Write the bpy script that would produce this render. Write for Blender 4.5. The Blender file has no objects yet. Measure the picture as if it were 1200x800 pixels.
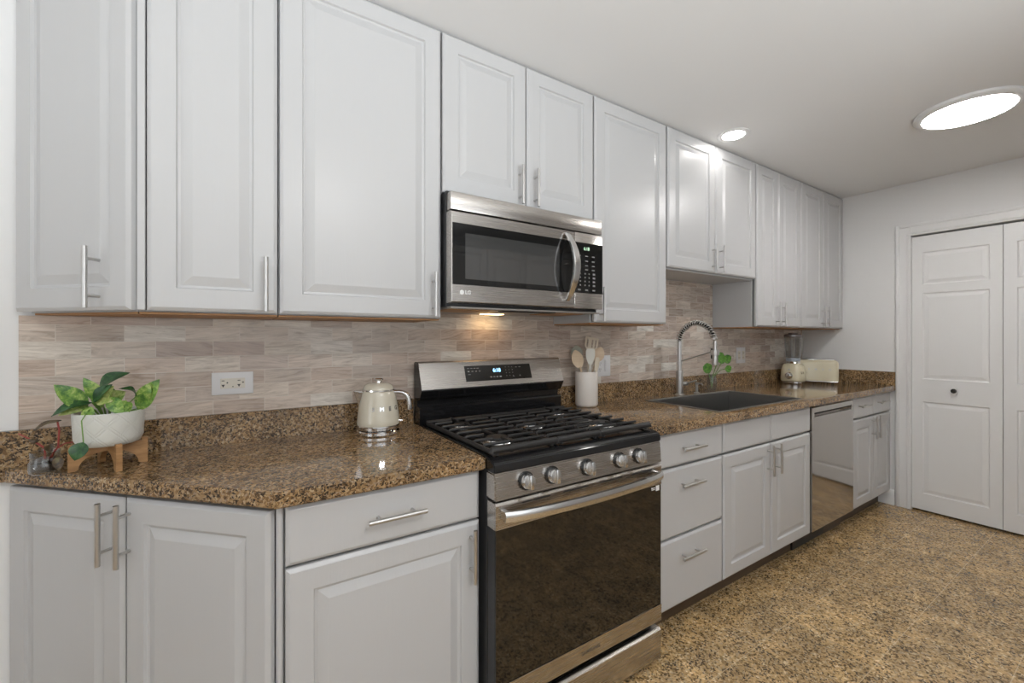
import bpy, bmesh, math, random
from math import sin, cos, pi, radians, sqrt
from mathutils import Vector, Matrix, Quaternion

# ------------------------------------------------------------------ scene, camera, light
S = bpy.context.scene
C = S.collection
cam_d = bpy.data.cameras.new('camera'); cam = bpy.data.objects.new('camera', cam_d); C.objects.link(cam)
cam.location = (0, -1.795, 1.282)
cam.rotation_euler = (radians(90), 0, radians(-32.913))
cam_d.sensor_width = 36.0; cam_d.sensor_fit = 'HORIZONTAL'
cam_d.lens = 500.42 / 1200 * 36
cam_d.shift_y = -5.06 / 1200
cam_d.clip_start = 0.02
S.camera = cam
vs = S.view_settings
vs.view_transform = 'Standard'; vs.look = 'None'; vs.gamma = 1.0; vs.use_curve_mapping = False
vs.exposure = 0.33

W = bpy.data.worlds.new('sky'); S.world = W; W.use_nodes = True
W.node_tree.nodes['Background'].inputs[0].default_value = (0.93, 0.96, 1.0, 1)
W.node_tree.nodes['Background'].inputs[1].default_value = 1.5

def area(name, loc, rot, sx, sy, power, col=(1, 1, 1), shape='RECTANGLE', spread=180):
    l = bpy.data.lights.new(name, 'AREA'); l.shape = shape; l.size = sx
    if shape in ('RECTANGLE', 'ELLIPSE'): l.size_y = sy
    l.energy = power; l.color = col; l.spread = radians(spread)
    o = bpy.data.objects.new(name, l); C.objects.link(o); o.location = loc; o.rotation_euler = rot
    return o
# upward area lamps added outside below both window sills to brighten the ceiling
UPLIGHT_COL = (0.95, 0.975, 1.0)
area('uplight_front', (0.35, -4.75, 0.1), (radians(148), 0, 0), 3.4, 2.2, 620, UPLIGHT_COL)
area('uplight_left', (-3.9, -1.9, 0.1), (radians(148), 0, radians(-90)), 2.2, 2.0, 120, UPLIGHT_COL)
LAMP = 35.0         # emission of the round ceiling lamps
CAN = 24.0          # emission of the small recessed lamps

# ------------------------------------------------------------------ helpers: nodes
def lin(r, g, b):
    f = lambda c: ((c / 255 + .055) / 1.055) ** 2.4 if c > 10 else c / 255 / 12.92
    return (f(r), f(g), f(b), 1)

class NT:
    def __init__(s, name):
        s.m = bpy.data.materials.new(name); s.m.use_nodes = True
        s.t = s.m.node_tree; s.n = s.t.nodes; s.b = s.n['Principled BSDF']
    def new(s, typ, **kw):
        n = s.n.new(typ)
        for k, v in kw.items():
            if k.startswith('i_'):
                key = k[2:]; key = int(key) if key.isdigit() else key.replace('_', ' ')
                s.put(n.inputs[key], v)
            else: setattr(n, k, v)
        return n
    def put(s, inp, v):
        if isinstance(v, bpy.types.NodeSocket): s.t.links.new(v, inp)
        else: inp.default_value = v
    def math(s, op, a, b=None, c=None):
        n = s.n.new('ShaderNodeMath'); n.operation = op; s.put(n.inputs[0], a)
        if b is not None: s.put(n.inputs[1], b)
        if c is not None: s.put(n.inputs[2], c)
        return n.outputs[0]
    def comb(s, x, y, z):
        n = s.n.new('ShaderNodeCombineXYZ'); s.put(n.inputs[0], x); s.put(n.inputs[1], y); s.put(n.inputs[2], z); return n.outputs[0]
    def vadd(s, a, b):
        n = s.n.new('ShaderNodeVectorMath'); n.operation = 'ADD'; s.put(n.inputs[0], a); s.put(n.inputs[1], b); return n.outputs[0]
    def vmul(s, a, b):
        n = s.n.new('ShaderNodeVectorMath'); n.operation = 'MULTIPLY'; s.put(n.inputs[0], a); s.put(n.inputs[1], b); return n.outputs[0]
    def sep(s, v):
        n = s.n.new('ShaderNodeSeparateXYZ'); s.put(n.inputs[0], v); return n.outputs
    def noise(s, v, scale, detail=3, rough=.5, dist=0):
        n = s.n.new('ShaderNodeTexNoise'); s.put(n.inputs['Vector'], v); n.inputs['Scale'].default_value = scale
        n.inputs['Detail'].default_value = detail; n.inputs['Roughness'].default_value = rough; n.inputs['Distortion'].default_value = dist
        return n.outputs
    def voro(s, v, scale, feature='F1', rnd=1):
        n = s.n.new('ShaderNodeTexVoronoi'); n.feature = feature; s.put(n.inputs['Vector'], v); n.inputs['Scale'].default_value = scale
        n.inputs['Randomness'].default_value = rnd; return n.outputs
    def ramp(s, fac, stops, interp='LINEAR'):
        n = s.n.new('ShaderNodeValToRGB'); r = n.color_ramp; r.interpolation = interp
        while len(r.elements) < len(stops): r.elements.new(.5)
        for e, (p, c) in zip(r.elements, stops): e.position = p; e.color = c if len(c) == 4 else (*c, 1)
        s.put(n.inputs[0], fac); return n.outputs[0]
    def mix(s, fac, a, b, mode='MIX'):
        n = s.n.new('ShaderNodeMix'); n.data_type = 'RGBA'; n.blend_type = mode
        s.put(n.inputs[0], fac); s.put(n.inputs[6], a); s.put(n.inputs[7], b); return n.outputs[2]
    def wpos(s): return s.n.new('ShaderNodeNewGeometry').outputs['Position']
    def opos(s): return s.n.new('ShaderNodeTexCoord').outputs['Object']
    def bump(s, h, strength, dist=.001):
        n = s.n.new('ShaderNodeBump'); n.inputs['Strength'].default_value = strength; n.inputs['Distance'].default_value = dist
        s.put(n.inputs['Height'], h); s.t.links.new(n.outputs[0], s.b.inputs['Normal'])
    def set(s, **kw):
        for k, v in kw.items(): s.put(s.b.inputs[k.replace('_', ' ')], v)
        return s

def simple(name, col, rough=.5, metal=0, spec=.5, coat=0, **kw):
    t = NT(name); t.set(Base_Color=col, Roughness=rough, Metallic=metal, Specular_IOR_Level=spec, Coat_Weight=coat)
    p = t.opos(); nz = t.noise(p, 60, 2)[0]
    t.put(t.b.inputs['Roughness'], t.math('MULTIPLY_ADD', nz, .06, max(rough - .03, .01)))
    for k, v in kw.items(): t.put(t.b.inputs[k.replace('_', ' ')], v)
    return t.m

M = {}
def paint(name, col, rough, grain=0.0, spec=.5):
    t = NT(name); p = t.opos()
    g = t.noise(t.vmul(p, (160, 160, 7)), 1, 3, .6)[0]
    t.set(Base_Color=t.mix(t.math('MULTIPLY', g, .06), col, (col[0]*.8, col[1]*.8, col[2]*.8, 1)), Roughness=rough, Specular_IOR_Level=spec)
    if grain: t.bump(g, grain, .0006)
    return t.m
M['cab'] = paint('cabinet_paint', (.555, .555, .56, 1), .30, .35)
M['cab_in'] = paint('cabinet_side_paint', (.53, .53, .535, 1), .38, .1)
M['white'] = paint('white_trim_paint', (.82, .82, .82, 1), .35, 0)
def wallm(name, col, rough=.85):
    t = NT(name); p = t.wpos(); n = t.noise(p, 180, 3)[0]
    t.set(Base_Color=col, Roughness=rough); t.bump(n, .08, .001); return t.m
M['wall'] = wallm('wall_paint', (.80, .80, .80, 1))
M['ceil'] = wallm('ceiling_paint', (.80, .80, .80, 1))
M['dark'] = simple('dark_gap', (.02, .02, .02, 1), .7)

def steel(name, col=(.56, .53, .50), rough=.27, axis=0, amp=.04):
    t = NT(name); p = t.opos()
    sc = [260, 260, 260]; sc[axis] = 4
    n = t.noise(t.vmul(p, tuple(sc)), 1.6, 2, .5)[0]
    c = (*col, 1)
    t.set(Metallic=1.0, Base_Color=t.mix(n, (col[0]*.95, col[1]*.95, col[2]*.95, 1), c),
          Roughness=t.math('MULTIPLY_ADD', n, amp, rough - amp/2))
    return t.m
M['steel'] = steel('brushed_steel')
M['steel_sink'] = steel('sink_steel', (.30, .295, .285), .40)
M['steel_dw'] = steel('dishwasher_steel', (.52, .50, .48), .10, 0, .03)
M['nickel'] = steel('brushed_nickel', (.60, .59, .575), .34, 2, .06)
M['chrome'] = simple('chrome', (.80, .80, .80, 1), .07, 1)
M['satin'] = simple('satin_chrome', (.72, .72, .72, 1), .22, 1)
M['black_enamel'] = simple('black_enamel', (.012, .012, .013, 1), .10, 0, .6)
M['black_side'] = simple('black_painted_metal', (.02, .021, .023, 1), .32, 0)
M['iron'] = simple('cast_iron', (.022, .021, .021, 1), .45)
M['burner_cap'] = simple('burner_cap', (.015, .015, .015, 1), .5)
M['black_glass'] = simple('black_glass', (.008, .008, .008, 1), .035, 0, .7)
M['oven_glass'] = simple('oven_glass', (.006, .0055, .005, 1), .03, 0, .7, IOR=1.6)
M['mw_glass'] = simple('microwave_window', (.045, .045, .045, 1), .05, 0, .9, IOR=1.8)
M['cream_kettle'] = simple('kettle_enamel', (.64, .59, .48, 1), .18, 0, .5, .4)
M['cream'] = simple('cream_enamel', (.70, .64, .47, 1), .16, 0, .5, .4)
M['ceramic'] = simple('crock_ceramic', (.74, .69, .64, 1), .35)
M['plate'] = simple('plastic_plate', (.74, .74, .75, 1), .35)
M['ivory'] = simple('ivory_plastic', (.72, .68, .60, 1), .4)
M['slot'] = simple('socket_slot', (.05, .045, .04, 1), .6)
M['mark'] = simple('panel_marking', (.22, .22, .22, 1), .5)
M['logo'] = simple('logo_light', (.85, .85, .85, 1), .4)
M['logo_dark'] = simple('logo_dark', (.10, .085, .07, 1), .4)
M['grey_plastic'] = simple('grey_plastic', (.32, .36, .40, 1), .35)
M['underside'] = simple('vent_hood_metal', (.35, .33, .31, 1), .4, .6)
M['soil'] = simple('potting_soil', (.035, .022, .014, 1), .95)
M['knob_black'] = simple('black_knob', (.015, .015, .015, 1), .25)
M['silicone'] = simple('cream_silicone', (.66, .58, .46, 1), .5)
M['silicone_grey'] = simple('grey_green_silicone', (.30, .30, .25, 1), .5)
M['silicone_white'] = simple('white_silicone', (.68, .66, .60, 1), .5)
M['stem_red'] = simple('red_stem', (.32, .05, .04, 1), .5)
M['stem_green'] = simple('green_stem', (.16, .30, .06, 1), .5)
M['water'] = simple('jar_water_pebbles', (.10, .08, .07, 1), .3)

def emis(name, col, st):
    t = NT(name); t.set(Base_Color=(.8, .8, .8, 1), Emission_Color=col, Emission_Strength=st); return t.m
M['lamp'] = emis('lamp_diffuser', (1, .98, .96, 1), LAMP)
M['can'] = emis('can_lamp_diffuser', (1, .97, .93, 1), CAN)
M['blue_led'] = emis('blue_digits', (.15, .55, 1, 1), 2.2)
M['green_led'] = emis('green_digits', (.1, .9, .2, 1), .35)
M['hood_lamp'] = emis('hood_lamp_bulb', (1, .62, .28, 1), 11)

def glass(name, tint=(1, 1, 1, 1), ior=1.45, rough=0.0):
    t = NT(name); n = t.n
    tr = n.new('ShaderNodeBsdfTransparent'); tr.inputs[0].default_value = tint
    gl = n.new('ShaderNodeBsdfGlossy'); gl.inputs['Roughness'].default_value = rough + .02
    lw = n.new('ShaderNodeLayerWeight'); lw.inputs[0].default_value = .5
    fr = t.math('MULTIPLY_ADD', t.math('POWER', lw.outputs['Facing'], 3.0), .85, .08)
    mx = n.new('ShaderNodeMixShader'); L = t.t.links
    L.new(fr, mx.inputs[0]); L.new(tr.outputs[0], mx.inputs[1]); L.new(gl.outputs[0], mx.inputs[2])
    L.new(mx.outputs[0], n['Material Output'].inputs[0]); return t.m
M['glass'] = glass('clear_glass', (.88, .89, .89, 1))
M['window_glass'] = glass('window_glass', (.97, .98, .98, 1))

def wood(name, c1, c2, scale=(6, 6, 60), rough=.5):
    t = NT(name); p = t.opos(); n = t.noise(t.vmul(p, scale), 1, 4, .6, .4)[0]
    t.set(Base_Color=t.ramp(n, [(.3, c1), (.7, c2)]), Roughness=rough); t.bump(n, .1, .0005); return t.m
M['wood_under'] = wood('raw_cabinet_wood', (.36, .17, .06, 1), (.50, .27, .11, 1), (3, 50, 50))
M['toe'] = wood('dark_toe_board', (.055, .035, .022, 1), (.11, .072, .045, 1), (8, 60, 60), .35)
M['acacia'] = wood('acacia_wood', (.28, .14, .05, 1), (.50, .28, .12, 1), (12, 12, 70))
M['beech'] = wood('pale_beech', (.62, .47, .32, 1), (.72, .58, .42, 1), (10, 10, 60))

# granite of the worktop and splash
def granite(name, floor=False):
    t = NT(name); p = t.wpos()
    warp = t.noise(p, 14 if not floor else 9, 3, .6)[1]
    pd = t.vadd(p, t.vmul(warp, (.05, .05, .05)))
    fine = t.noise(p, 90 if not floor else 60, 2, .6)[1]
    pv = t.vadd(p, t.vmul(fine, (.014, .014, .014)))
    big = t.noise(pd, 5, 3, .6)[0]
    v1 = t.sep(t.voro(pv, 175 if not floor else 130)[1])[0]
    v2 = t.sep(t.voro(t.vadd(pv, (3.1, 1.7, .4)), 260 if not floor else 190)[1])[0]
    if not floor:
        base = t.ramp(v1, [(0, (.10, .062, .032)), (.12, (.19, .115, .055)), (.28, (.28, .175, .085)), (.48, (.355, .235, .12)),
                           (.68, (.41, .285, .16)), (.82, (.33, .245, .17)), (.93, (.48, .37, .235))], 'CONSTANT')
        dark = (.040, .030, .022, 1)
    else:
        base = t.ramp(v1, [(0, (.15, .095, .042)), (.12, (.33, .22, .10)), (.28, (.48, .325, .16)), (.5, (.59, .405, .20)),
                           (.70, (.66, .475, .26)), (.84, (.50, .385, .24)), (.95, (.76, .61, .39))], 'CONSTANT')
        dark = (.085, .065, .045, 1)
    # dark mica flecks, denser where the large noise is low
    th = t.math('MULTIPLY_ADD', big, -.75 if not floor else -.7, .66 if not floor else .54)
    fm = t.math('LESS_THAN', v2, t.math('MAXIMUM', th, .05 if not floor else .03))
    nz = t.noise(p, 45 if not floor else 28, 3, .65)[0]
    fm = t.math('MULTIPLY', fm, t.math('GREATER_THAN', nz, .47 if not floor else .50))
    col = t.mix(fm, base, dark)
    tone = t.ramp(t.noise(pd, 9, 4, .6)[0], [(.35, (.74, .72, .70)), (.65, (1.15, 1.1, 1.03))])
    col = t.mix(1.0, col, tone, 'MULTIPLY')
    if floor:
        x, y, z = t.sep(p)
        fx = t.math('ABSOLUTE', t.math('SUBTRACT', t.math('FRACT', t.math('DIVIDE', t.math('SUBTRACT', x, 1.81 - .1525), .305)), .5))
        gx = t.math('LESS_THAN', fx, .0048)
        fy = t.math('ABSOLUTE', t.math('SUBTRACT', t.math('FRACT', t.math('DIVIDE', t.math('ADD', y, 1.47 + 6.1 - .1525), .305)), .5))
        gy = t.math('LESS_THAN', fy, .0048)
        g = t.math('MAXIMUM', gx, gy)
        gcol = (.56, .43, .26, 1)
        # each tile has its own tone
        ids = t.comb(t.math('FLOOR', t.math('DIVIDE', t.math('SUBTRACT', x, 1.81), .305)), t.math('FLOOR', t.math('DIVIDE', t.math('ADD', y, 1.47 + 6.1), .305)), 0.)
        wn = t.n.new('ShaderNodeTexWhiteNoise'); t.put(wn.inputs['Vector'], ids)
        col = t.mix(1.0, col, t.ramp(wn.outputs[0], [(0, (.88, .88, .88)), (1, (1.08, 1.08, 1.08))]), 'MULTIPLY')
        col = t.mix(t.math('MULTIPLY', g, t.math('MULTIPLY', t.noise(p, 3.5, 2)[0], .85)), col, gcol)
        rr = t.math('MULTIPLY_ADD', nz, .12, .12)
        t.set(Base_Color=col, Roughness=t.math('MULTIPLY_ADD', g, .5, rr), Specular_IOR_Level=.5)
    else:
        t.set(Base_Color=col, Roughness=t.math('MULTIPLY_ADD', nz, .06, .06), Specular_IOR_Level=.55)
    return t.m
M['granite'] = granite('brown_granite')
M['floor'] = granite('granite_floor_tile', True)

def tile():
    t = NT('marble_splash_tile'); x, y, z = t.sep(t.wpos())
    zr = t.math('DIVIDE', t.math('SUBTRACT', z, 1.0140), .0508)
    row = t.math('FLOOR', zr); fz = t.math('FRACT', zr)
    odd = t.math('MODULO', t.math('ADD', row, 40), 2)
    off = t.math('MULTIPLY_ADD', odd, -.076, .088)
    xr = t.math('DIVIDE', t.math('SUBTRACT', x, off), .1524)
    colu = t.math('FLOOR', xr); fx = t.math('FRACT', xr)
    ex = t.math('MINIMUM', fx, t.math('SUBTRACT', 1.0, fx)); ez = t.math('MINIMUM', fz, t.math('SUBTRACT', 1.0, fz))
    g = t.math('MAXIMUM', t.math('LESS_THAN', ex, .0058), t.math('LESS_THAN', ez, .017))
    wn = t.n.new('ShaderNodeTexWhiteNoise'); t.put(wn.inputs['Vector'], t.comb(colu, row, 1.0))
    r = t.sep(wn.outputs[1]); rv = wn.outputs[0]
    # veins run along the tile, tilted a little differently in each
    tilt = t.math('MULTIPLY', t.math('SUBTRACT', r[0], .5), .30)
    zz = t.math('ADD', z, t.math('MULTIPLY', tilt, t.math('MULTIPLY', fx, .1524)))
    v = t.comb(t.math('MULTIPLY_ADD', colu, 1.37, t.math('MULTIPLY', x, 7)), t.math('MULTIPLY', rv, 30), t.math('MULTIPLY', zz, 55))
    n1 = t.noise(v, 1.0, 5, .66, 1.2)[0]
    v2 = t.comb(t.math('MULTIPLY', x, 14), t.math('MULTIPLY', r[1], 30), t.math('MULTIPLY', zz, 260))
    n2 = t.noise(v2, 1.0, 3, .6, .3)[0]
    base = t.ramp(rv, [(0, (.56, .455, .385)), (.2, (.66, .595, .52)), (.4, (.46, .385, .33)), (.58, (.58, .475, .40)), (.75, (.72, .69, .63)), (.9, (.49, .40, .345))], 'LINEAR')
    veil = t.ramp(n1, [(.30, (.66, .62, .585)), (.47, (.95, .94, .93)), (.64, (1.14, 1.14, 1.14))])
    col = t.mix(1.0, base, veil, 'MULTIPLY')
    vein = t.math('MULTIPLY', t.math('LESS_THAN', n2, .40), .28)
    col = t.mix(vein, col, (.27, .21, .165, 1))
    col = t.mix(g, col, (.62, .57, .51, 1))
    t.set(Base_Color=col, Roughness=t.math('MULTIPLY_ADD', g, .5, .13), Specular_IOR_Level=.5)
    wob = t.noise(t.wpos(), 9, 2)[0]
    t.bump(t.math('ADD', t.math('MULTIPLY', g, -1.0), t.math('MULTIPLY', wob, .5)), .25, .0015)
    return t.m
M['tile'] = tile()

def leafm(name, c1, c2, c3):
    t = NT(name); p = t.opos(); n = t.noise(p, 55, 4, .7, .5)[0]
    t.set(Base_Color=t.ramp(n, [(.38, c1), (.52, c2), (.64, c3)]), Roughness=.38, Specular_IOR_Level=.5,
          Subsurface_Weight=0.0)
    return t.m
M['leaf_light'] = leafm('variegated_leaf', (.055, .16, .03, 1), (.20, .36, .06, 1), (.42, .52, .16, 1))
M['leaf_dark'] = leafm('dark_leaf', (.010, .045, .014, 1), (.02, .08, .022, 1), (.05, .14, .035, 1))
M['leaf_pale'] = leafm('pale_leaf', (.16, .30, .06, 1), (.42, .50, .15, 1), (.55, .58, .28, 1))
M['leaf_bronze'] = leafm('bronze_leaf', (.03, .025, .015, 1), (.10, .06, .03, 1), (.16, .15, .06, 1))
M['leaf_green'] = leafm('pothos_leaf', (.04, .14, .02, 1), (.10, .26, .035, 1), (.18, .36, .06, 1))

# ------------------------------------------------------------------ helpers: geometry
ROOT = {}
def nb(): return bmesh.new()
def merge(dst, src):
    me = bpy.data.meshes.new('tmp'); src.to_mesh(me); dst.from_mesh(me); bpy.data.meshes.remove(me); src.free()
def box(bm, x0, x1, y0, y1, z0, z1, bev=0, seg=2, mi=0):
    t = bmesh.new(); bmesh.ops.create_cube(t, size=1)
    for v in t.verts:
        v.co = Vector(((x0 + x1) / 2 + v.co.x * abs(x1 - x0), (y0 + y1) / 2 + v.co.y * abs(y1 - y0), (z0 + z1) / 2 + v.co.z * abs(z1 - z0)))
    if bev: bmesh.ops.bevel(t, geom=list(t.edges), offset=bev, segments=seg, affect='EDGES', profile=.5)
    for f in t.faces: f.material_index = mi
    merge(bm, t)
def frame_of(d):
    d = d.normalized(); a = Vector((0, 0, 1)) if abs(d.z) < .9 else Vector((1, 0, 0))
    u = d.cross(a).normalized(); return u, d.cross(u).normalized()
def tube(bm, pts, r, seg=10, cap=True, flat=None):
    """round bar along pts; r a number or a list; flat=(a,b) squashes the section"""
    pts = [Vector(p) for p in pts]; n = len(pts); rs = r if isinstance(r, (list, tuple)) else [r] * n
    rings = []; u = None
    for i, p in enumerate(pts):
        d = (pts[min(i + 1, n - 1)] - pts[max(i - 1, 0)])
        if u is None: u, w = frame_of(d)
        else:
            d.normalize(); u = (u - d * u.dot(d)).normalized(); w = d.cross(u)
        ring = []
        for k in range(seg):
            a = 2 * pi * k / seg
            ring.append(bm.verts.new(p + (u * cos(a) + w * sin(a)) * rs[i]))
        rings.append(ring)
    for a, b in zip(rings, rings[1:]):
        for k in range(seg): bm.faces.new((a[k], a[(k + 1) % seg], b[(k + 1) % seg], b[k]))
    if cap:
        bm.faces.new(rings[0][::-1]); bm.faces.new(rings[-1])
def lathe(bm, prof, seg=40, loc=(0, 0, 0), ax=None, ellipse=1.0):
    """prof: list of (r, z) revolved round z; ax rotates the axis"""
    t = bmesh.new(); rings = []
    for r, z in prof:
        if r < 1e-6: rings.append([t.verts.new((0, 0, z))])
        else: rings.append([t.verts.new((r * cos(2*pi*k/seg), r * ellipse * sin(2*pi*k/seg), z)) for k in range(seg)])
    for a, b in zip(rings, rings[1:]):
        if len(a) == 1 and len(b) == 1: continue
        for k in range(seg):
            k2 = (k + 1) % seg
            if len(a) == 1: t.faces.new((a[0], b[k2], b[k]))
            elif len(b) == 1: t.faces.new((a[k], a[k2], b[0]))
            else: t.faces.new((a[k], a[k2], b[k2], b[k]))
    m = Matrix.Translation(loc)
    if ax is not None: m = m @ Vector((0, 0, 1)).rotation_difference(Vector(ax)).to_matrix().to_4x4()
    t.transform(m); merge(bm, t)
def prism(bm, poly, z0, z1, bev=0):
    """poly: xy outline (ccw) extruded from z0 to z1"""
    t = bmesh.new(); a = [t.verts.new((x, y, z0)) for x, y in poly]; b = [t.verts.new((x, y, z1)) for x, y in poly]
    t.faces.new(a[::-1]); t.faces.new(b); n = len(poly)
    for k in range(n): t.faces.new((a[k], a[(k+1) % n], b[(k+1) % n], b[k]))
    if bev: bmesh.ops.bevel(t, geom=[e for e in t.edges if abs(e.verts[0].co.z - e.verts[1].co.z) < 1e-6], offset=bev, segments=3, affect='EDGES')
    merge(bm, t)
def extr_x(bm, prof, x0, x1, bev=0):
    """prof: yz outline extruded along x"""
    t = bmesh.new(); a = [t.verts.new((x0, y, z)) for y, z in prof]; b = [t.verts.new((x1, y, z)) for y, z in prof]
    t.faces.new(a); t.faces.new(b[::-1]); n = len(prof)
    for k in range(n): t.faces.new((a[k], b[k], b[(k+1) % n], a[(k+1) % n]))
    if bev: bmesh.ops.bevel(t, geom=list(t.edges), offset=bev, segments=2, affect='EDGES')
    merge(bm, t)
def obj(name, bm, mat, parent=None, world=True, smooth=30, label=None, kind=None):
    """world=True: vertices given in world space; else in the space of the thing's root"""
    if parent is not None and world: bm.transform(ROOT[parent.name].inverted())
    bmesh.ops.recalc_face_normals(bm, faces=bm.faces)
    me = bpy.data.meshes.new(name); bm.to_mesh(me); bm.free()
    for m in (mat if isinstance(mat, (list, tuple)) else [mat]): me.materials.append(m)
    if smooth:
        me.shade_smooth(); me.set_sharp_from_angle(angle=radians(smooth))
    o = bpy.data.objects.new(name, me); C.objects.link(o)
    if parent is not None: o.parent = parent; ROOT[o.name] = ROOT[parent.name]
    else: ROOT[o.name] = Matrix.Identity(4)
    if label: o['label'] = label
    if kind: o['kind'] = kind
    return o
def thing(name, label, cat, loc=(0, 0, 0), rz=0, group=None):
    o = bpy.data.objects.new(name, None); o.empty_display_size = .05; C.objects.link(o)
    o.location = loc; o.rotation_euler = (0, 0, rz); o['label'] = label; o['category'] = cat
    if group: o['group'] = group
    ROOT[o.name] = Matrix.Translation(loc) @ Matrix.Rotation(rz, 4, 'Z')
    return o
def tag(o, label, cat, group=None):
    o['label'] = label; o['category'] = cat
    if group: o['group'] = group
    return o
def struct(name, bm, m, parent=None, smooth=0):
    o = obj(name, bm, m, parent, smooth=smooth)
    if parent is None: o['kind'] = 'structure'
    return o
def text_bm(body, size, depth=.0004, bold=0.0, spacing=1.0):
    """letters lying in the xz plane, front towards -y, centred on the origin"""
    cu = bpy.data.curves.new('t', 'FONT'); cu.body = body; cu.size = size; cu.extrude = depth; cu.offset = bold
    cu.align_x = 'CENTER'; cu.align_y = 'CENTER'; cu.space_character = spacing; cu.resolution_u = 3
    o = bpy.data.objects.new('t', cu); C.objects.link(o)
    dg = bpy.context.evaluated_depsgraph_get(); me = bpy.data.meshes.new_from_object(o.evaluated_get(dg))
    bm = bmesh.new(); bm.from_mesh(me); bpy.data.objects.remove(o); bpy.data.curves.remove(cu); bpy.data.meshes.remove(me)
    bm.transform(Matrix.Rotation(radians(90), 4, 'X')); return bm
def rings_panel(bm, x0, x1, z0, z1, spec):
    """nested rectangles (inset, y) closed by a centre face: raised panels, door edges"""
    rs = []
    for ins, y in spec:
        rs.append([bm.verts.new(c) for c in ((x0+ins, y, z0+ins), (x1-ins, y, z0+ins), (x1-ins, y, z1-ins), (x0+ins, y, z1-ins))])
    for a, b in zip(rs, rs[1:]):
        for k in range(4): bm.faces.new((a[k], a[(k+1) % 4], b[(k+1) % 4], b[k]))
    bm.faces.new(rs[-1]); bm.faces.new(rs[0][::-1])

# ------------------------------------------------------------------ the room
XL, XR, YF, ZC = -2.6, 4.229, -3.4, 2.433
b = nb(); box(b, XL - .1, 5.0, YF - .1, .1, -.05, 0); struct('floor', b, M['floor'])
b = nb(); box(b, XL - .1, 5.0, YF - .1, .1, ZC, ZC + .05); struct('ceiling', b, M['ceil'])
b = nb(); box(b, XL - .1, XR + .1, 0, .1, 0, ZC); struct('wall_back', b, M['wall'])
# right wall with the closet opening
CY0, CY1, CZ = -.740, -2.552, 2.036
b = nb(); box(b, XR, XR + .1, CY0, 0, 0, ZC); box(b, XR, XR + .1, YF, CY1, 0, ZC); box(b, XR, XR + .1, CY1, CY0, CZ, ZC)
struct('wall_right', b, M['wall'])
b = nb(); box(b, XR + .1, XR + .7, CY0, CY0 + .02, 0, ZC); box(b, XR + .1, XR + .7, CY1 - .02, CY1, 0, ZC); box(b, XR + .68, XR + .7, CY1, CY0, 0, ZC)
struct('wall_closet', b, M['wall'])
# front wall (behind the camera) with one wide window, left wall with another
def wall_open(name, axis, c, thick, a0, a1, o0, o1, z0, z1):
    b = nb(); t0, t1 = (c - thick, c) if True else (c, c)
    for s0, s1, h0, h1 in ((a0, o0, 0, ZC), (o1, a1, 0, ZC), (o0, o1, 0, z0), (o0, o1, z1, ZC)):
        if axis == 'y': box(b, s0, s1, t0, t1, h0, h1)
        else: box(b, t0, t1, s0, s1, h0, h1)
    struct(name, b, M['wall'])
wall_open('wall_front', 'y', YF, .1, XL, XR, -.95, 1.55, .85, 2.15)
wall_open('wall_left', 'x', XL, .1, YF, 0, -2.7, -1.1, .6, 2.15)
def window(name, axis, c, o0, o1, z0, z1, cols, rows):
    b = nb()
    def bb(s0, s1, h0, h1, w=.02):
        if axis == 'y': box(b, s0, s1, c - w, c + w, h0, h1)
        else: box(b, c - w, c + w, s0, s1, h0, h1)
    f = .05
    bb(o0, o0+f, z0, z1); bb(o1-f, o1, z0, z1); bb(o0, o1, z0, z0+f); bb(o0, o1, z1-f, z1)
    for i in range(1, cols): s = o0 + (o1-o0)*i/cols; bb(s-.014, s+.014, z0, z1, .012)
    for i in range(1, rows): s = z0 + (z1-z0)*i/rows; bb(o0, o1, s-.01, s+.01, .010)
    fr = struct(name, b, M['white'])
    b = nb()
    if axis == 'y': box(b, o0+f, o1-f, c-.003, c+.003, z0+f, z1-f)
    else: box(b, c-.003, c+.003, o0+f, o1-f, z0+f, z1-f)
    obj('pane', b, M['window_glass'], fr)
window('window_1', 'y', YF - .05, -.95, 1.55, .85, 2.15, 4, 2)
window('window_2', 'x', XL - .05, -2.7, -1.1, .6, 2.15, 3, 2)

# closet casing, stepped profile
b = nb()
def casing_strip(b, y0, y1, z0, z1):
    box(b, XR - .012, XR, y0, y1, z0, z1, .002, 1)
CW = .088
box(b, XR-.014, XR, CY0, CY0+CW, 0, CZ+CW, .003, 1); box(b, XR-.021, XR-.010, CY0+CW-.024, CY0+CW-.002, 0, CZ+CW-.002, .004, 2)
box(b, XR-.019, XR-.010, CY0+.012, CY0+.022, 0, CZ+.012, .003, 1)
box(b, XR-.014, XR, CY1-CW, CY1, 0, CZ+CW, .003, 1); box(b, XR-.021, XR-.010, CY1-CW+.002, CY1-CW+.024, 0, CZ+CW-.002, .004, 2)
box(b, XR-.0145, XR, CY1, CY0, CZ, CZ+CW, .003, 1); box(b, XR-.0212, XR-.010, CY1-CW+.024, CY0+CW-.024, CZ+CW-.024, CZ+CW-.002, .004, 2)
box(b, XR-.0192, XR-.010, CY1-.012, CY0+.012, CZ+.012, CZ+.022, .003, 1)
struct('trim_1', b, M['white'], smooth=30)
b = nb(); extr_x(b, [(0, 0), (-.015, 0), (-.015, .082), (-.011, .092), (-.009, .104), (-.004, .112), (0, .115)], 0, .16)
b.transform(Matrix.Translation((XR, -.645, 0)) @ Matrix.Rotation(radians(-90), 4, 'Z') @ Matrix.Translation((-.16, 0, 0)))
struct('baseboard_right', b, M['white'], smooth=30)
b = nb(); box(b, XL, XR, YF, YF + .014, 0, .11, .003, 1); struct('baseboard_front', b, M['white'])
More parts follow.
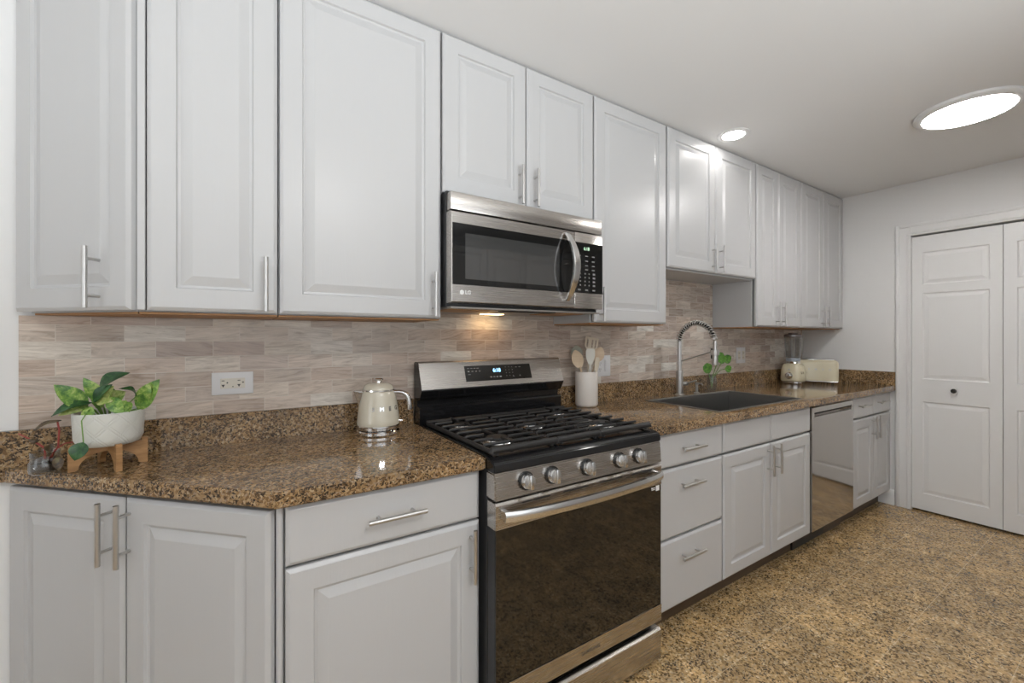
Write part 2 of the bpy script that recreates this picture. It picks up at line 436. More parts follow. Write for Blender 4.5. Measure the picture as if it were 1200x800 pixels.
b = nb(); box(b, XL, XL + .014, YF + .014, 0, 0, .11, .003, 1); struct('baseboard_left', b, M['white'])

# bifold leaves: three raised panels each
def leaf_door(idx, y0, knob_at=None):
    w = .4495; d = thing('door_%d' % idx, '', '', (XR + .006, y0, 0), radians(-90)); del d['label']; del d['category']; d['kind'] = 'structure'
    b = nb(); x0, x1, z0, z1 = 0, w, .016, CZ - .012
    xs = [x0, x0 + .058, x1 - .058, x1]; zs = [z0, .135, .810, .975, 1.605, 1.668, 1.905, z1]
    def v(x, y, z): return b.verts.new((x, y, z))
    for i in range(3):
        for k in range(7):
            X0, X1, Z0, Z1 = xs[i], xs[i+1], zs[k], zs[k+1]
            if i == 1 and k in (1, 3, 5):
                rs = []
                for ins, y in ((0, 0), (.006, .007), (.014, .007), (.034, .0015)):
                    rs.append([v(X0+ins, y, Z0+ins), v(X1-ins, y, Z0+ins), v(X1-ins, y, Z1-ins), v(X0+ins, y, Z1-ins)])
                for a, c in zip(rs, rs[1:]):
                    for q in range(4): b.faces.new((a[q], a[(q+1) % 4], c[(q+1) % 4], c[q]))
                b.faces.new(rs[-1])
            else: b.faces.new((v(X0, 0, Z0), v(X1, 0, Z0), v(X1, 0, Z1), v(X0, 0, Z1)))
    # edges and back
    for a, c in (((x0, z0), (x1, z0)), ((x1, z0), (x1, z1)), ((x1, z1), (x0, z1)), ((x0, z1), (x0, z0))):
        b.faces.new((v(a[0], 0, a[1]), v(a[0], .033, a[1]), v(c[0], .033, c[1]), v(c[0], 0, c[1])))
    b.faces.new((v(x0, .033, z0), v(x0, .033, z1), v(x1, .033, z1), v(x1, .033, z0)))
    bmesh.ops.remove_doubles(b, verts=b.verts, dist=1e-5)
    obj('door_panel', b, M['white'], d, world=False, smooth=0)
    if knob_at is not None:
        b = nb(); lathe(b, [(0, 0), (.011, 0), (.007, .006), (.006, .012), (.014, .018), (.016, .025), (.012, .032), (0, .034)], 20, (knob_at, 0, .905), (0, -1, 0))
        obj('door_knob', b, M['knob_black'], d, world=False, label='black round knob')
for i in range(4):
    leaf_door(i + 1, CY0 - .002 - i * .4525, .2245 if i in (0, 3) else None)

# ------------------------------------------------------------------ cabinets
T = .020
def door_bm(x0, x1, z0, z1, panel=True, t=T):
    b = nb()
    spec = [(0, 0), (0, -t + .007), (.003, -t + .0045), (.008, -t + .001), (.010, -t)]
    if panel:
        st = .062 if x1 - x0 > .2 else .05
        spec += [(st, -t), (st + .003, -t + .007), (st + .010, -t + .0085), (st + .034, -t + .0015), (st + .036, -t + .001)]
    rings_panel(b, x0, x1, z0, z1, spec); return b
def pull(x, z, vert=True, L=.160):
    b = nb(); y = -T - .033; r = .0062; s = .048
    if vert:
        tube(b, [(x, y, z - L/2), (x, y, z + L/2)], r, 14)
        for q in (-s, s): tube(b, [(x, -T + .0005, z + q), (x, y, z + q)], .0042, 10)
    else:
        tube(b, [(x - L/2, y, z), (x + L/2, y, z)], r, 14)
        for q in (-s, s): tube(b, [(x + q, -T + .0005, z), (x + q, y, z)], .0042, 10)
    return b
def front(root, kind, x0, x1, z0, z1, h=None, panel=True):
    o = obj(kind, door_bm(x0, x1, z0, z1, panel), M['cab'], root, world=False, smooth=0)
    if h: obj('handle', pull(*h), M['nickel'], o, world=False, label='brushed nickel bar pull')
    return o

UP0, UP1 = 1.354, 2.424     # door bottoms and tops of the wall cabinets
YU = -.298; YB = -.608      # back planes of the doors
REC = .013                  # the carcass stands back behind the doors
def upper(name, label, x0, x1, z0, doors, group=None, under='wood_under', side_l=True):
    r = thing(name, label, 'cabinet', (x0, YU, z0), 0, group)
    w = x1 - x0
    b = nb(); box(b, x0 + .0005, x1 - .0005, YU + REC, -.001, z0 - .003, ZC - .002, .001, 1)
    obj('body', b, M['cab_in'], r, smooth=0)
    b = nb(); box(b, x0 + .002, x1 - .002, YU + REC - .006, -.0125, z0 - .009, z0 - .0035)
    obj('bottom_panel', b, M[under], r, smooth=0)
    for (a, c, hx) in doors:
        front(r, 'door', a - x0, c - x0, 0, UP1 - z0, (hx - x0, .084, True) if hx else None)
    return r
WG = 'white wall cabinets'
# the angled end cabinet
q = thing('wall_cabinet', 'angled white wall cabinet closing the left end of the upper row, pull on its right', 'cabinet', (-.222, -.320, UP0), radians(-45))
b = nb(); prism(b, [(-.219, -.001), (-.496, -.001), (-.219, -.280)], UP0 - .003, ZC - .002); obj('body', b, M['cab_in'], q, smooth=0)
b = nb(); prism(b, [(-.221, -.0125), (-.486, -.0125), (-.221, -.280)], UP0 - .009, UP0 - .0035); obj('bottom_panel', b, M['wood_under'], q, smooth=0)
L45 = .412
o = obj('door', door_bm(-.005 - L45, -.010, 0, UP1 - UP0), M['cab'], q, world=False, smooth=0)
bb_ = o.data
o.location = (0, .012, 0)
h_ = obj('handle', pull(-.108, .084, True), M['nickel'], o, world=False, label='brushed nickel bar pull')
# single-door and double-door wall cabinets
c2 = upper('wall_cabinet', 'narrow white wall cabinet with one door, second from the left of the upper row', -.2185, .1095, UP0, [(-.1985, .1065, .075)])
b = nb(); box(b, -.2185, -.2015, -.316, -.286, UP0, UP1, .002, 1); obj('filler_strip', b, M['cab'], c2, smooth=0)
upper('wall_cabinet', 'wide white wall cabinet with one door, directly left of the microwave', .1100, .6465, UP0, [(.1135, .642, .609)])
upper('wall_cabinet', 'short white two-door wall cabinet right above the microwave', .647, 1.4175, 1.826, [(.650, 1.029, .991), (1.033, 1.4145, 1.069)], under='cab_in')
upper('wall_cabinet', 'white wall cabinet with one tall door, directly right of the microwave', 1.418, 1.9545, UP0, [(1.423, 1.949, 1.452)])
upper('wall_cabinet', 'short white two-door wall cabinet above the sink with open space below it', 1.955, 2.8645, 1.664, [(1.961, 2.403, 2.367), (2.409, 2.859, 2.444)], under='cab_in')
upper('wall_cabinet', 'narrow two-door white wall cabinet right of the one above the sink', 2.865, 3.4845, UP0, [(2.871, 3.152, 3.118), (3.158, 3.479, 3.190)])
upper('wall_cabinet', 'last white two-door wall cabinet, against the right wall', 3.485, 4.2245, UP0, [(3.491, 3.852, 3.818), (3.858, 4.219, 3.892)])

def toe(root, x0, x1, world=True):
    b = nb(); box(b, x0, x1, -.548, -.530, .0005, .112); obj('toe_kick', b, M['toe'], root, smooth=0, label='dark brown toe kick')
BT0, BT1 = .114, .868
def base(name, label, x0, x1, fronts, sides=True):
    r = thing(name, label, 'cabinet', (x0, YB, 0), 0)
    b = nb()
    if sides: box(b, x0 + .0005, x1 - .0005, YB + REC, -.001, .112, .874, .001, 1)
    else:       # open box that leaves room for the sink
        box(b, x0 + .0005, x0 + .018, YB + REC, -.001, .112, .874); box(b, x1 - .018, x1 - .0005, YB + REC, -.001, .112, .874)
        box(b, x0 + .018, x1 - .018, YB + REC, -.001, .112, .130); box(b, x0 + .018, x1 - .018, -.012, -.001, .130, .874)
        box(b, x0 + .018, x1 - .018, YB + REC, -.604 + REC + .006, .130, .874)
    obj('body', b, M['cab_in'], r, smooth=0)
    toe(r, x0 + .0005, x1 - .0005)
    for kind, a, c, z0, z1, h in fronts:
        hh = (h[0] - x0, h[1], h[2]) if h else None
        front(r, kind, a - x0, c - x0, z0, z1, hh, kind == 'door')
    return r
# angled base cabinet at the left end
A45 = Vector((.075, -.628)); d45 = Vector((-1, 1)).normalized()
q = thing('base_cabinet', 'angled white two-door base cabinet at the left end under the granite top', 'cabinet', (.0753, -.6283, 0), radians(-45))
b = nb(); prism(b, [(.082, -.001), (-.506, -.001), (.082, -.589)], .112, .874); obj('body', b, M['cab_in'], q, smooth=0)
b = nb(); prism(b, [(.082, -.520), (.082, -.002), (-.43, -.002)], .0005, .112); obj('toe_kick', b, M['toe'], q, smooth=0, label='dark brown toe kick')
for (a, c, hx) in ((-.450, -.012, -.432), (-.868, -.456, -.492)):
    o = obj('door', door_bm(a, c, BT0, .862), M['cab'], q, world=False, smooth=0); o.location = (0, .019, 0)
    obj('handle', pull(hx, .776, True), M['nickel'], o, world=False, label='brushed nickel bar pull')
r_ = base('base_cabinet', 'white base cabinet with one drawer over one door, left of the range', .0825, .6425,
     [('drawer', .102, .636, .722, BT1, (.371, .796, False)), ('door', .102, .636, BT0, .714, (.604, .622, True))])
b = nb(); tube(b, [(.090, -.614, .113), (.090, -.614, .868)], .0078, 12); obj('corner_post', b, M['cab'], r_)
base('base_cabinet', 'white base cabinet with three stacked drawers, right of the range', 1.4145, 1.9625,
     [('drawer', 1.424, 1.957, .724, BT1, (1.697, .797, False)), ('drawer', 1.424, 1.957, .418, .714, (1.690, .640, False)),
      ('drawer', 1.424, 1.957, BT0, .408, (1.693, .328, False))])
r_ = base('base_cabinet', 'white two-door base cabinet below the sink with two blank false fronts', 1.963, 2.8745,
     [('false_front', 1.968, 2.409, .724, BT1, None), ('false_front', 2.415, 2.870, .724, BT1, None),
      ('door', 1.968, 2.409, BT0, .714, (2.373, .632, True)), ('door', 2.415, 2.870, BT0, .714, (2.455, .632, True))], sides=False)
base('base_cabinet', 'last white base cabinet at the right wall, two small drawers over two doors', 3.4885, 4.2265,
     [('drawer', 3.493, 3.852, .724, BT1, (3.640, .808, False)), ('drawer', 3.858, 4.200, .724, BT1, (3.985, .808, False)),
      ('door', 3.493, 3.852, BT0, .714, (3.822, .640, True)), ('door', 3.858, 4.200, BT0, .714, (3.890, .640, True))])

# ------------------------------------------------------------------ dishwasher
d = thing('dishwasher', 'stainless steel dishwasher with pocket handle between two white base cabinets', 'dishwasher', (3.181, -.60, 0))
b = nb(); box(b, 2.876, 3.487, -.585, -.01, .10, .868); obj('body', b, M['black_side'], d, smooth=0)
b = nb()
x0, x1 = 2.881, 3.484
extr_x(b, [(-.586, .118), (-.630, .118), (-.632, .125), (-.632, .795), (-.629, .800), (-.612, .806), (-.606, .812), (-.606, .822), (-.612, .826), (-.630, .828), (-.632, .832), (-.632, .858), (-.628, .864), (-.586, .864)], x0 + .03, x1 - .03)
for a, c in ((x0, x0 + .03), (x1 - .03, x1)): extr_x(b, [(-.586, .118), (-.630, .118), (-.632, .125), (-.632, .858), (-.628, .864), (-.586, .864)], a, c)
obj('door', b, M['steel_dw'], d, label='mirror-like stainless steel door')
b = nb(); box(b, x0 + .031, x1 - .031, -.6075, -.604, .807, .825); obj('handle_pocket', b, M['dark'], d, smooth=0)
b = nb(); box(b, 2.80, 3.22, -.560, -.549, .004, .095, .001, 1); obj('toe_kick', b, M['black_side'], d, smooth=0)

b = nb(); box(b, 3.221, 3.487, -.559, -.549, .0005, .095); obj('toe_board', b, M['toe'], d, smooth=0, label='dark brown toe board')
# ------------------------------------------------------------------ worktops
ct = .876; top = .915
def strip_poly(b, poly): prism(b, poly, ct, top, .004)
q = thing('countertop', 'speckled brown granite worktop left of the range with its angled end', 'countertop', (.2, -.3, ct))
b = nb(); strip_poly(b, [(.6425, -.0215), (-.549, -.0215), (.080, -.6515), (.6425, -.6515)][::1]); obj('top', b, M['granite'], q)
b = nb(); box(b, -.575, .6445, -.0210, -.001, ct, 1.017, .002, 1); obj('backsplash', b, M['granite'], q)
q = thing('countertop', 'speckled brown granite worktop right of the range with the sink let into it', 'countertop', (2.8, -.3, ct))
SX0, SX1, SY0, SY1 = 2.000, 2.822, -.590, -.150
b = nb()
x0, x1, y0, y1 = 1.4105, XR - .0215, -.6515, -.0215
t = bmesh.new()
def ringv(z, xa, xb, ya, yb): return [t.verts.new(c) for c in ((xa, ya, z), (xb, ya, z), (xb, yb, z), (xa, yb, z))]
i0, i1 = ringv(ct, SX0, SX1, SY0, SY1), ringv(top, SX0, SX1, SY0, SY1)
e = .004
rs = [i0, ringv(ct, x0, x1, y0, y1), ringv(top - e, x0, x1, y0, y1), ringv(top - e*.3, x0 + e*.3, x1 - e*.3, y0 + e*.3, y1 - e*.3), ringv(top, x0 + e, x1 - e, y0 + e, y1 - e), i1, i0]
for a, c in zip(rs, rs[1:]):
    for k in range(4): t.faces.new((a[k], a[(k+1) % 4], c[(k+1) % 4], c[k]))
merge(b, t); obj('top', b, M['granite'], q)
b = nb(); box(b, 1.4085, XR - .001, -.0210, -.001, ct, 1.017, .002, 1); obj('backsplash', b, M['granite'], q)
b = nb(); box(b, XR - .0210, XR - .001, -.6515, -.0212, ct, 1.017, .002, 1); obj('side_splash', b, M['granite'], q)

b = nb(); box(b, -.519, XR - .001, -.0105, -.001, 1.0175, 1.344)
for x0, x1, z1 in ((.6475, 1.4170, 1.816), (1.9555, 2.8640, 1.6540)): box(b, x0, x1, -.0105, -.001, 1.344, z1)
tag(obj('tile_backsplash', b, M['tile'], smooth=0), 'beige veined marble subway tiles covering the wall between worktop and cabinets', 'backsplash')
# ------------------------------------------------------------------ sink
s = thing('sink', 'square-cornered dark steel sink set into the granite worktop', 'sink', (2.41, -.37, .70))
b = nb(); m = .012; dp = .70
x0, x1, y0, y1 = SX0 - m, SX1 + m, SY0 - m, SY1 + m
def rv(z, i): return [b.verts.new(c) for c in ((x0+i, y0+i, z), (x1-i, y0+i, z), (x1-i, y1-i, z), (x0+i, y1-i, z))]
RR = [rv(top + .0005, 0), rv(top + .0028, .001), rv(top + .0030, m + .004), rv(top - .002, m + .006), rv(dp + .012, m + .010), rv(dp, m + .022)]
for a, c in zip(RR, RR[1:]):
    for k in range(4): b.faces.new((a[k], a[(k+1) % 4], c[(k+1) % 4], c[k]))
b.faces.new(RR[-1]); obj('basin', b, M['steel_sink'], s, smooth=0)
b = nb(); lathe(b, [(.0, .003), (.03, .003), (.034, .006), (.052, .0055), (.055, .001)], 28, (2.41, -.30, dp)); obj('drain', b, M['chrome'], s, label='round chrome drain')

# ------------------------------------------------------------------ faucet
FX, FY = 2.362, -.100
f = thing('faucet', 'brushed nickel spring-neck kitchen faucet standing behind the sink', 'faucet', (FX, FY, top))
b = nb(); lathe(b, [(0, .0005), (.030, .0005), (.030, .006), (.0215, .010), (.0210, .150), (.018, .154), (0, .154)], 28, (FX, FY, top)); obj('base', b, M['nickel'], f)
b = nb(); tube(b, [(FX, FY, top + .15), (FX, FY, 1.255)], .0130, 20); lathe(b, [(.0130, 0), (.017, .002), (.017, .020), (.0130, .022)], 20, (FX, FY, 1.110)); obj('riser', b, M['nickel'], f)
R = .118; zc = 1.250
arc = [Vector((FX, FY - R + R * cos(a), zc + R * sin(a))) for a in [pi * k / 40 * .93 for k in range(41)]]
b = nb(); tube(b, arc, .0085, 12); obj('hose', b, M['knob_black'], f, label='dark flexible hose inside the spring')
b = nb(); turns = 22; pts = []
for k in range(turns * 12 + 1):
    s_ = k / (turns * 12); a = pi * .93 * s_; c0 = Vector((FX, FY - R + R * cos(a), zc + R * sin(a)))
    rad = Vector((0, cos(a), sin(a))); bi = Vector((1, 0, 0)); ph = 2 * pi * turns * s_
    pts.append(c0 + (rad * cos(ph) + bi * sin(ph)) * .0150)
tube(b, pts, .0030, 6); obj('spring', b, M['nickel'], f)
e_ = arc[-1]
b = nb(); ly = e_.y - .004
lathe(b, [(0, .0), (.013, .0), (.0165, .004), (.0165, .018), (.012, .024), (0, .024)], 20, (e_.x, e_.y + .002, e_.z - .012), (0, -.2, 1)); obj('spring_collar', b, M['chrome'], f)
b = nb(); lathe(b, [(0, 0), (.0145, 0), (.0155, .010), (.0155, .062), (.0115, .085), (.0105, .130), (.010, .142), (0, .142)], 24, (FX, ly - .002, 1.118)); obj('spray_head', b, M['nickel'], f)
b = nb(); box(b, FX - .006, FX + .006, ly + .014, ly + .024, 1.155, 1.215, .003, 2); obj('spray_button', b, M['knob_black'], f, label='black spray button')
b = nb(); tube(b, [(FX, FY, 1.128), (FX, ly + .018, 1.196)], .0045, 10)
lathe(b, [(.0190, -.016), (.023, -.014), (.023, .014), (.0190, .016)], 24, (FX, ly - .002, 1.192)); obj('support_arm', b, M['nickel'], f)
b = nb(); tube(b, [(FX + .02, FY, .985), (FX + .075, FY, .985)], .0135, 16); tube(b, [(FX + .068, FY, .985), (FX + .074, FY - .07, 1.010)], [.006, .004], 10); obj('lever_handle', b, M['nickel'], f)
# soap dispenser
SD = (2.535, -.105)
f = thing('soap_dispenser', 'slim nickel soap dispenser between the faucet and the cuttings', 'soap dispenser', (SD[0], SD[1], top))
b = nb(); lathe(b, [(0, .0005), (.019, .0005), (.019, .004), (.011, .008), (.0085, .010), (.0085, .055), (.0115, .058), (.0115, .070), (0, .072)], 20, (*SD, top)); obj('pump', b, M['nickel'], f)
b = nb(); tube(b, [(SD[0], SD[1], top + .066), (SD[0] - .03, SD[1] - .055, top + .070), (SD[0] - .035, SD[1] - .065, top + .062)], [.0055, .0045, .004], 10); obj('spout', b, M['nickel'], f)

# ------------------------------------------------------------------ range
RX0, RX1 = .6460, 1.4060
g = thing('range', 'stainless steel gas range with five front knobs and black oven glass', 'range', (1.026, -.35, 0))
b = nb(); box(b, RX0 + .002, RX1 - .002, -.655, -.022, .06, .902, .003, 1)
for x in (RX0 + .05, RX1 - .05):
    for y in (-.60, -.10): lathe(b, [(0, 0), (.018, 0), (.018, .01), (.01, .014), (.01, .061), (0, .061)], 14, (x, y, .0005))
box(b, RX0 + .03, RX1 - .03, -.640, -.60, .012, .06)
obj('body', b, M['black_side'], g, label='black side panels')
b = nb()   # cooktop, front lip rounded, shallow well
extr_x(b, [(-.022, .900), (-.022, .916), (-.630, .916), (-.685, .908), (-.697, .901), (-.701, .890), (-.701, .874), (-.650, .874), (-.650, .900)], RX0 - .001, RX1 + .001, .003)
obj('cooktop', b, M['black_enamel'], g)
b = nb(); extr_x(b, [(-.650, .873), (-.7005, .873), (-.707, .792), (-.650, .792)], RX0, RX1, .004); obj('control_panel', b, M['steel'], g)
for kx in (.758, .861, 1.013, 1.170, 1.272):
    ax = Vector((0, -1, .085)).normalized(); o0 = Vector((kx, -.7035, .836))
    b = nb(); lathe(b, [(0, 0), (.0275, 0), (.0285, .004), (.0265, .007), (0, .007)], 28, tuple(o0), tuple(ax))
    kb = nb(); lathe(kb, [(0, .007), (.0235, .007), (.0225, .020), (.020, .024), (0, .025)], 28, tuple(o0), tuple(ax))
    t = bmesh.new(); box(t, -.0065, .0065, -.036, -.018, -.022, .022, .0025, 2)
    t.transform(Matrix.Translation(o0) @ Matrix.Rotation(radians(-5), 4, 'X')); merge(kb, t)
    k = obj('knob', kb, M['satin'], g, label='silver burner knob')
    obj('knob_ring', b, M['knob_black'], k, label='dark ring behind the knob')
# oven door
b = nb(); box(b, RX0 + .002, RX1 - .002, -.700, -.657, .172, .783, .001, 1)
dr = obj('oven_door', b, M['black_side'], g, label='black-edged oven door')
b = nb(); extr_x(b, [(-.6572, .7835), (-.6572, .785), (-.700, .785), (-.706, .778), (-.706, .706), (-.7005, .706), (-.7005, .7835)], RX0 + .0015, RX1 - .0015, .0008)
box(b, RX0 + .0012, RX0 + .0019, -.7005, -.6572, .706, .7845); box(b, RX1 - .0019, RX1 - .0012, -.7005, -.6572, .706, .7845)
obj('top_band', b, M['steel'], dr, label='steel upper band')
b = nb(); extr_x(b, [(-.7005, .1715), (-.7045, .172), (-.706, .174), (-.706, .236), (-.7005, .2365)], RX0 + .0015, RX1 - .0015, .0005)
obj('bottom_band', b, M['steel'], dr, label='steel lower band')
b = nb(); box(b, RX0 + .003, RX1 - .003, -.7045, -.7003, .2375, .705, .001, 1); obj('oven_window', b, M['oven_glass'], dr, smooth=0, label='black oven glass')
b = nb()
for i in range(4):
    x = .70 + .042 + i * .165; b = nb(); box(b, x, x + .11, -.7066, -.7055, .770, .7745); obj('vent_slot', b, M['dark'], dr, smooth=0)
b = nb(); N = 24; path = []
for k in range(N + 1):
    s_ = k / N; x = RX0 + .022 + s_ * (RX1 - RX0 - .044); y = -.722 - .036 * (1 - (2 * s_ - 1) ** 2) ** .7; path.append((x, y, .747))
t = bmesh.new(); rings = []
for (x, y, z) in path:
    rings.append([t.verts.new(c) for c in ((x, y - .006, z - .013), (x, y - .009, z - .006), (x, y - .009, z + .010), (x, y - .005, z + .017), (x, y + .006, z + .017), (x, y + .006, z - .013))])
for a, c in zip(rings, rings[1:]):
    for k in range(6): t.faces.new((a[k], a[(k+1) % 6], c[(k+1) % 6], c[k]))
t.faces.new(rings[0]); t.faces.new(rings[-1][::-1]); merge(b, t)
for x in (RX0 + .024, RX1 - .040): box(b, x, x + .016, -.724, -.704, .735, .763, .002, 1)
obj('handle', b, M['satin'], dr, label='wide bowed steel handle')
b = text_bm('SAMSUNG', .017, .0003, .0003, 1.15); b.transform(Matrix.Translation((1.030, -.7064, .204))); obj('lettering', b, M['logo_dark'], dr, smooth=0)
b = nb(); box(b, 1.347, 1.366, -.7052, -.7046, .690, .693); box(b, 1.353, 1.368, -.7052, -.7046, .696, .699); lathe(b, [(0, 0), (.0035, 0), (.0035, .0005), (0, .0005)], 14, (1.349, -.7046, .6975), (0, -1, 0)); box(b, 1.372, 1.392, -.7052, -.7046, .684, .704)
obj('sticker', b, M['logo'], dr, smooth=0, label='small white sticker')
b = nb(); extr_x(b, [(-.657, .020), (-.657, .138), (-.694, .140), (-.703, .134), (-.704, .126), (-.704, .026), (-.700, .020)], RX0 + .002, RX1 - .002, .0012); obj('drawer', b, M['steel'], g)
# backguard
b = nb(); extr_x(b, [(-.020, .912), (-.020, 1.170), (-.028, 1.176), (-.062, 1.176), (-.070, 1.170), (-.108, 1.062), (-.108, 1.056), (-.086, 1.018), (-.058, 1.012), (-.058, .988), (-.084, .986), (-.088, .980), (-.088, .917), (-.086, .912)], RX0, RX1, .0008)
gb = obj('backguard', b, M['black_enamel'], g, label='glossy black backguard')
b = nb(); extr_x(b, [(-.063, 1.1768), (-.0712, 1.1712), (-.1095, 1.062), (-.1085, 1.0600), (-.068, 1.169), (-.060, 1.1755)], RX0 + .0005, RX1 - .0005, .0004)
obj('backguard_face', b, M['steel'], gb, label='brushed steel face plate')
sl = Vector((0, -.0383, -.1092)).normalized()      # down the sloping face
nrm = Vector((0, -.1092, .0383)).normalized()
def on_face(x, s_, lift=.0): return Vector((x, -.0712, 1.1712)) + sl * s_ + nrm * lift
def face_quad(b, x0, x1, s0, s1, l0, l1):
    vv = [b.verts.new(on_face(x, s_, l)) for l in (l0, l1) for x, s_ in ((x0, s0), (x1, s0), (x1, s1), (x0, s1))]
    for q4 in ((0, 1, 2, 3), (4, 5, 6, 7), (0, 1, 5, 4), (1, 2, 6, 5), (2, 3, 7, 6), (3, 0, 4, 7)): b.faces.new([vv[i] for i in q4])
b = nb(); face_quad(b, .856, 1.212, .020, .092, 0, .0012); cp = obj('display_panel', b, M['black_glass'], gb, smooth=0)
b = nb()
def mk(x, s_, w=.010, h=.0028): face_quad(b, x - w/2, x + w/2, s_ - h/2, s_ + h/2, .0012, .0015)
for i, x in enumerate((.874, .890, .906, .922)): mk(x, .032, .011)
for x in (.874, .893, .912, .930): mk(x, .046, .009, .005)
mk(.876, .060, .013)
for x in (.985, 1.002, 1.018, 1.036): mk(x, .076, .010, .006)
for x in (1.070, 1.088, 1.106):
    for s_ in (.032, .046, .060, .074): mk(x, s_, .0035, .0035)
for x in (1.130, 1.150): mk(x, .034, .010); 
mk(1.145, .076, .006, .006); mk(1.108, .078, .010)
obj('key_marks', b, M['mark'], cp, smooth=0)
b = text_bm('6:18', .024, .0003, .0006); b.transform(Matrix.Translation(on_face(1.020, .046, .0018)) @ Matrix.Rotation(radians(-19.3), 4, 'X')); obj('clock_digits', b, M['blue_led'], cp, smooth=0, label='blue lit clock digits')
# burners
def burner(x, y, r):
    b = nb(); lathe(b, [(r * 1.5, .9162), (r * 1.45, .919), (r * 1.12, .920), (r * 1.08, .9245), (r * .9, .9265), (0, .9265)], 28, (x, y, 0))
    o = obj('burner', b, M['satin'], g, label='round gas burner')
    b = nb(); lathe(b, [(0, .9266), (r, .9266), (r * 1.02, .929), (r * .93, .9325), (0, .9335)], 28, (x, y, 0)); obj('burner_cap', b, M['burner_cap'], o)
for x, y, r in ((.775, -.22, .032), (.775, -.50, .040), (1.277, -.22, .030), (1.277, -.50, .038)): burner(x, y, r)
burner(1.026, -.36, .036)
# grates
GT = .941
def grate(x0, x1, left_rail, right_rail, cx, cys):
    b = nb(); yb, yf = -.125, -.655
    def bar(p, q_, w=.0075, drop0=False, drop1=False):
        P, Q = Vector(p), Vector(q_); d_ = (Q - P).normalized(); pts = []
        if drop0: pts += [P + Vector((0, 0, -.014)), P + Vector((0, 0, -.003))]
        pts += [P + d_ * (.004 if drop0 else 0), Q - d_ * (.004 if drop1 else 0)]
        if drop1: pts += [Q + Vector((0, 0, -.003)), Q + Vector((0, 0, -.014))]
        tube(b, pts, w * .72, 8)
    z = GT - .007
    # front and back rails
    tube(b, [(x0, yf, z - .010), (x0 + .002, yf, z - .002), (x1 - .002, yf, z - .002), (x1, yf, z - .010)], .0115, 12)
    tube(b, [(x0, yb, z - .004), (x1, yb, z - .004)], .0075, 10)
    if left_rail: tube(b, [(x0 + .006, yb, z - .010), (x0 + .006, yf, z - .010)], .0085, 10)
    else: tube(b, [(x0 + .006, yb, z - .012), (x0 + .006, yf, z - .012)], .0055, 8)
    if right_rail: tube(b, [(x1 - .018, yb, z - .012), (x1 - .018, yf, z - .012)], .0060, 8)
    else: tube(b, [(x1 - .006, yb, z - .012), (x1 - .006, yf, z - .012)], .0055, 8)
    ys = [yb + (yf - yb) * k / 8 for k in range(1, 8)]
    for y in ys:
        near = min(abs(y - c) for c in cys)
        if near < .05 and (x1 - x0) > .2:
            gap = .030 + .012 * (1 if near < .02 else 0)
            bar((x0 + .010, y, z), (cx - gap, y, z), drop0=True, drop1=False); bar((cx + gap, y, z), (x1 - .004, y, z))
        else: bar((x0 + .010, y, z), (x1 - .004, y, z), drop0=True)
    for c in cys:
        for sy in (-1, 1):
            tube(b, [(cx, c + sy * .030, z), (cx, c + sy * .105, z)], .0052, 8)
    for x in (x0 + .02, x1 - .02):
        for y in (yb, yf): tube(b, [(x, y, .9155), (x, y, z - .004)], .0065, 8)
    return obj('grate', b, M['iron'], g, label='black cast iron grate')
grate(.662, .917, True, False, .775, (-.22, -.50)); grate(.920, 1.116, False, False, 1.026, (-.36,)); grate(1.119, 1.392, False, True, 1.277, (-.22, -.50))

# ------------------------------------------------------------------ microwave
MX0, MX1 = .6500, 1.4050
m_ = thing('microwave', 'stainless over-the-range microwave with curved door handle and black glass', 'microwave', (1.027, -.19, 1.394))
b = nb(); box(b, MX0, MX1, -.345, -.013, 1.394, 1.822, .002, 1); obj('body', b, M['black_side'], m_, label='dark grey casing')
b = nb(); box(b, MX0 + .001, MX1 - .001, -.382, -.3455, 1.746, 1.812, .004, 2); obj('vent_grille', b, M['steel'], m_, label='plain steel top strip')
b = nb(); x1 = 1.236
t = bmesh.new(); rings_panel(t, MX0 + .001, x1, 1.408, 1.741, [(0, -.346), (0, -.380), (.003, -.385), (.0045, -.3855)]); merge(b, t)
md = obj('door', b, M['steel'], m_, smooth=0)
b = nb(); box(b, MX0 + .0060, x1 - .001, -.3872, -.3856, 1.474, 1.698, .0006, 1); obj('door_glass', b, M['black_glass'], md, smooth=0, label='black door glass')
b = nb(); box(b, .707, 1.150, -.3876, -.3872, 1.496, 1.664); obj('door_window', b, M['mw_glass'], md, smooth=0, label='dark grey window mesh')
b = nb(); box(b, x1 + .002, MX1 - .001, -.385, -.3455, 1.408, 1.741, .003, 2); pc = obj('control_housing', b, M['steel'], m_)
b = nb(); box(b, x1 + .003, MX1 - .002, -.3866, -.3852, 1.476, 1.698, .0006, 1); ck = obj('keypad', b, M['black_glass'], pc, smooth=0)
b = nb()
for i, z in enumerate((1.640, 1.618, 1.598, 1.580)):
    for x in (1.262, 1.305, 1.345): box(b, x - .008, x + .008, -.3872, -.3867, z - .0022, z + .0022)
for z in (1.562, 1.545, 1.528, 1.511):
    for x in (1.268, 1.296, 1.320): box(b, x - .003, x + .003, -.3872, -.3867, z - .003, z + .003)
    box(b, 1.342, 1.356, -.3872, -.3867, z - .004, z + .004)
for x in (1.262, 1.305, 1.348): box(b, x - .008, x + .008, -.3872, -.3867, 1.487, 1.493)
obj('key_marks', b, M['mark'], ck, smooth=0)
b = text_bm('6:18', .020, .0003, .0003); b.transform(Matrix.Translation((1.305, -.3870, 1.672))); obj('clock_digits', b, M['green_led'], ck, smooth=0, label='green lit clock digits')
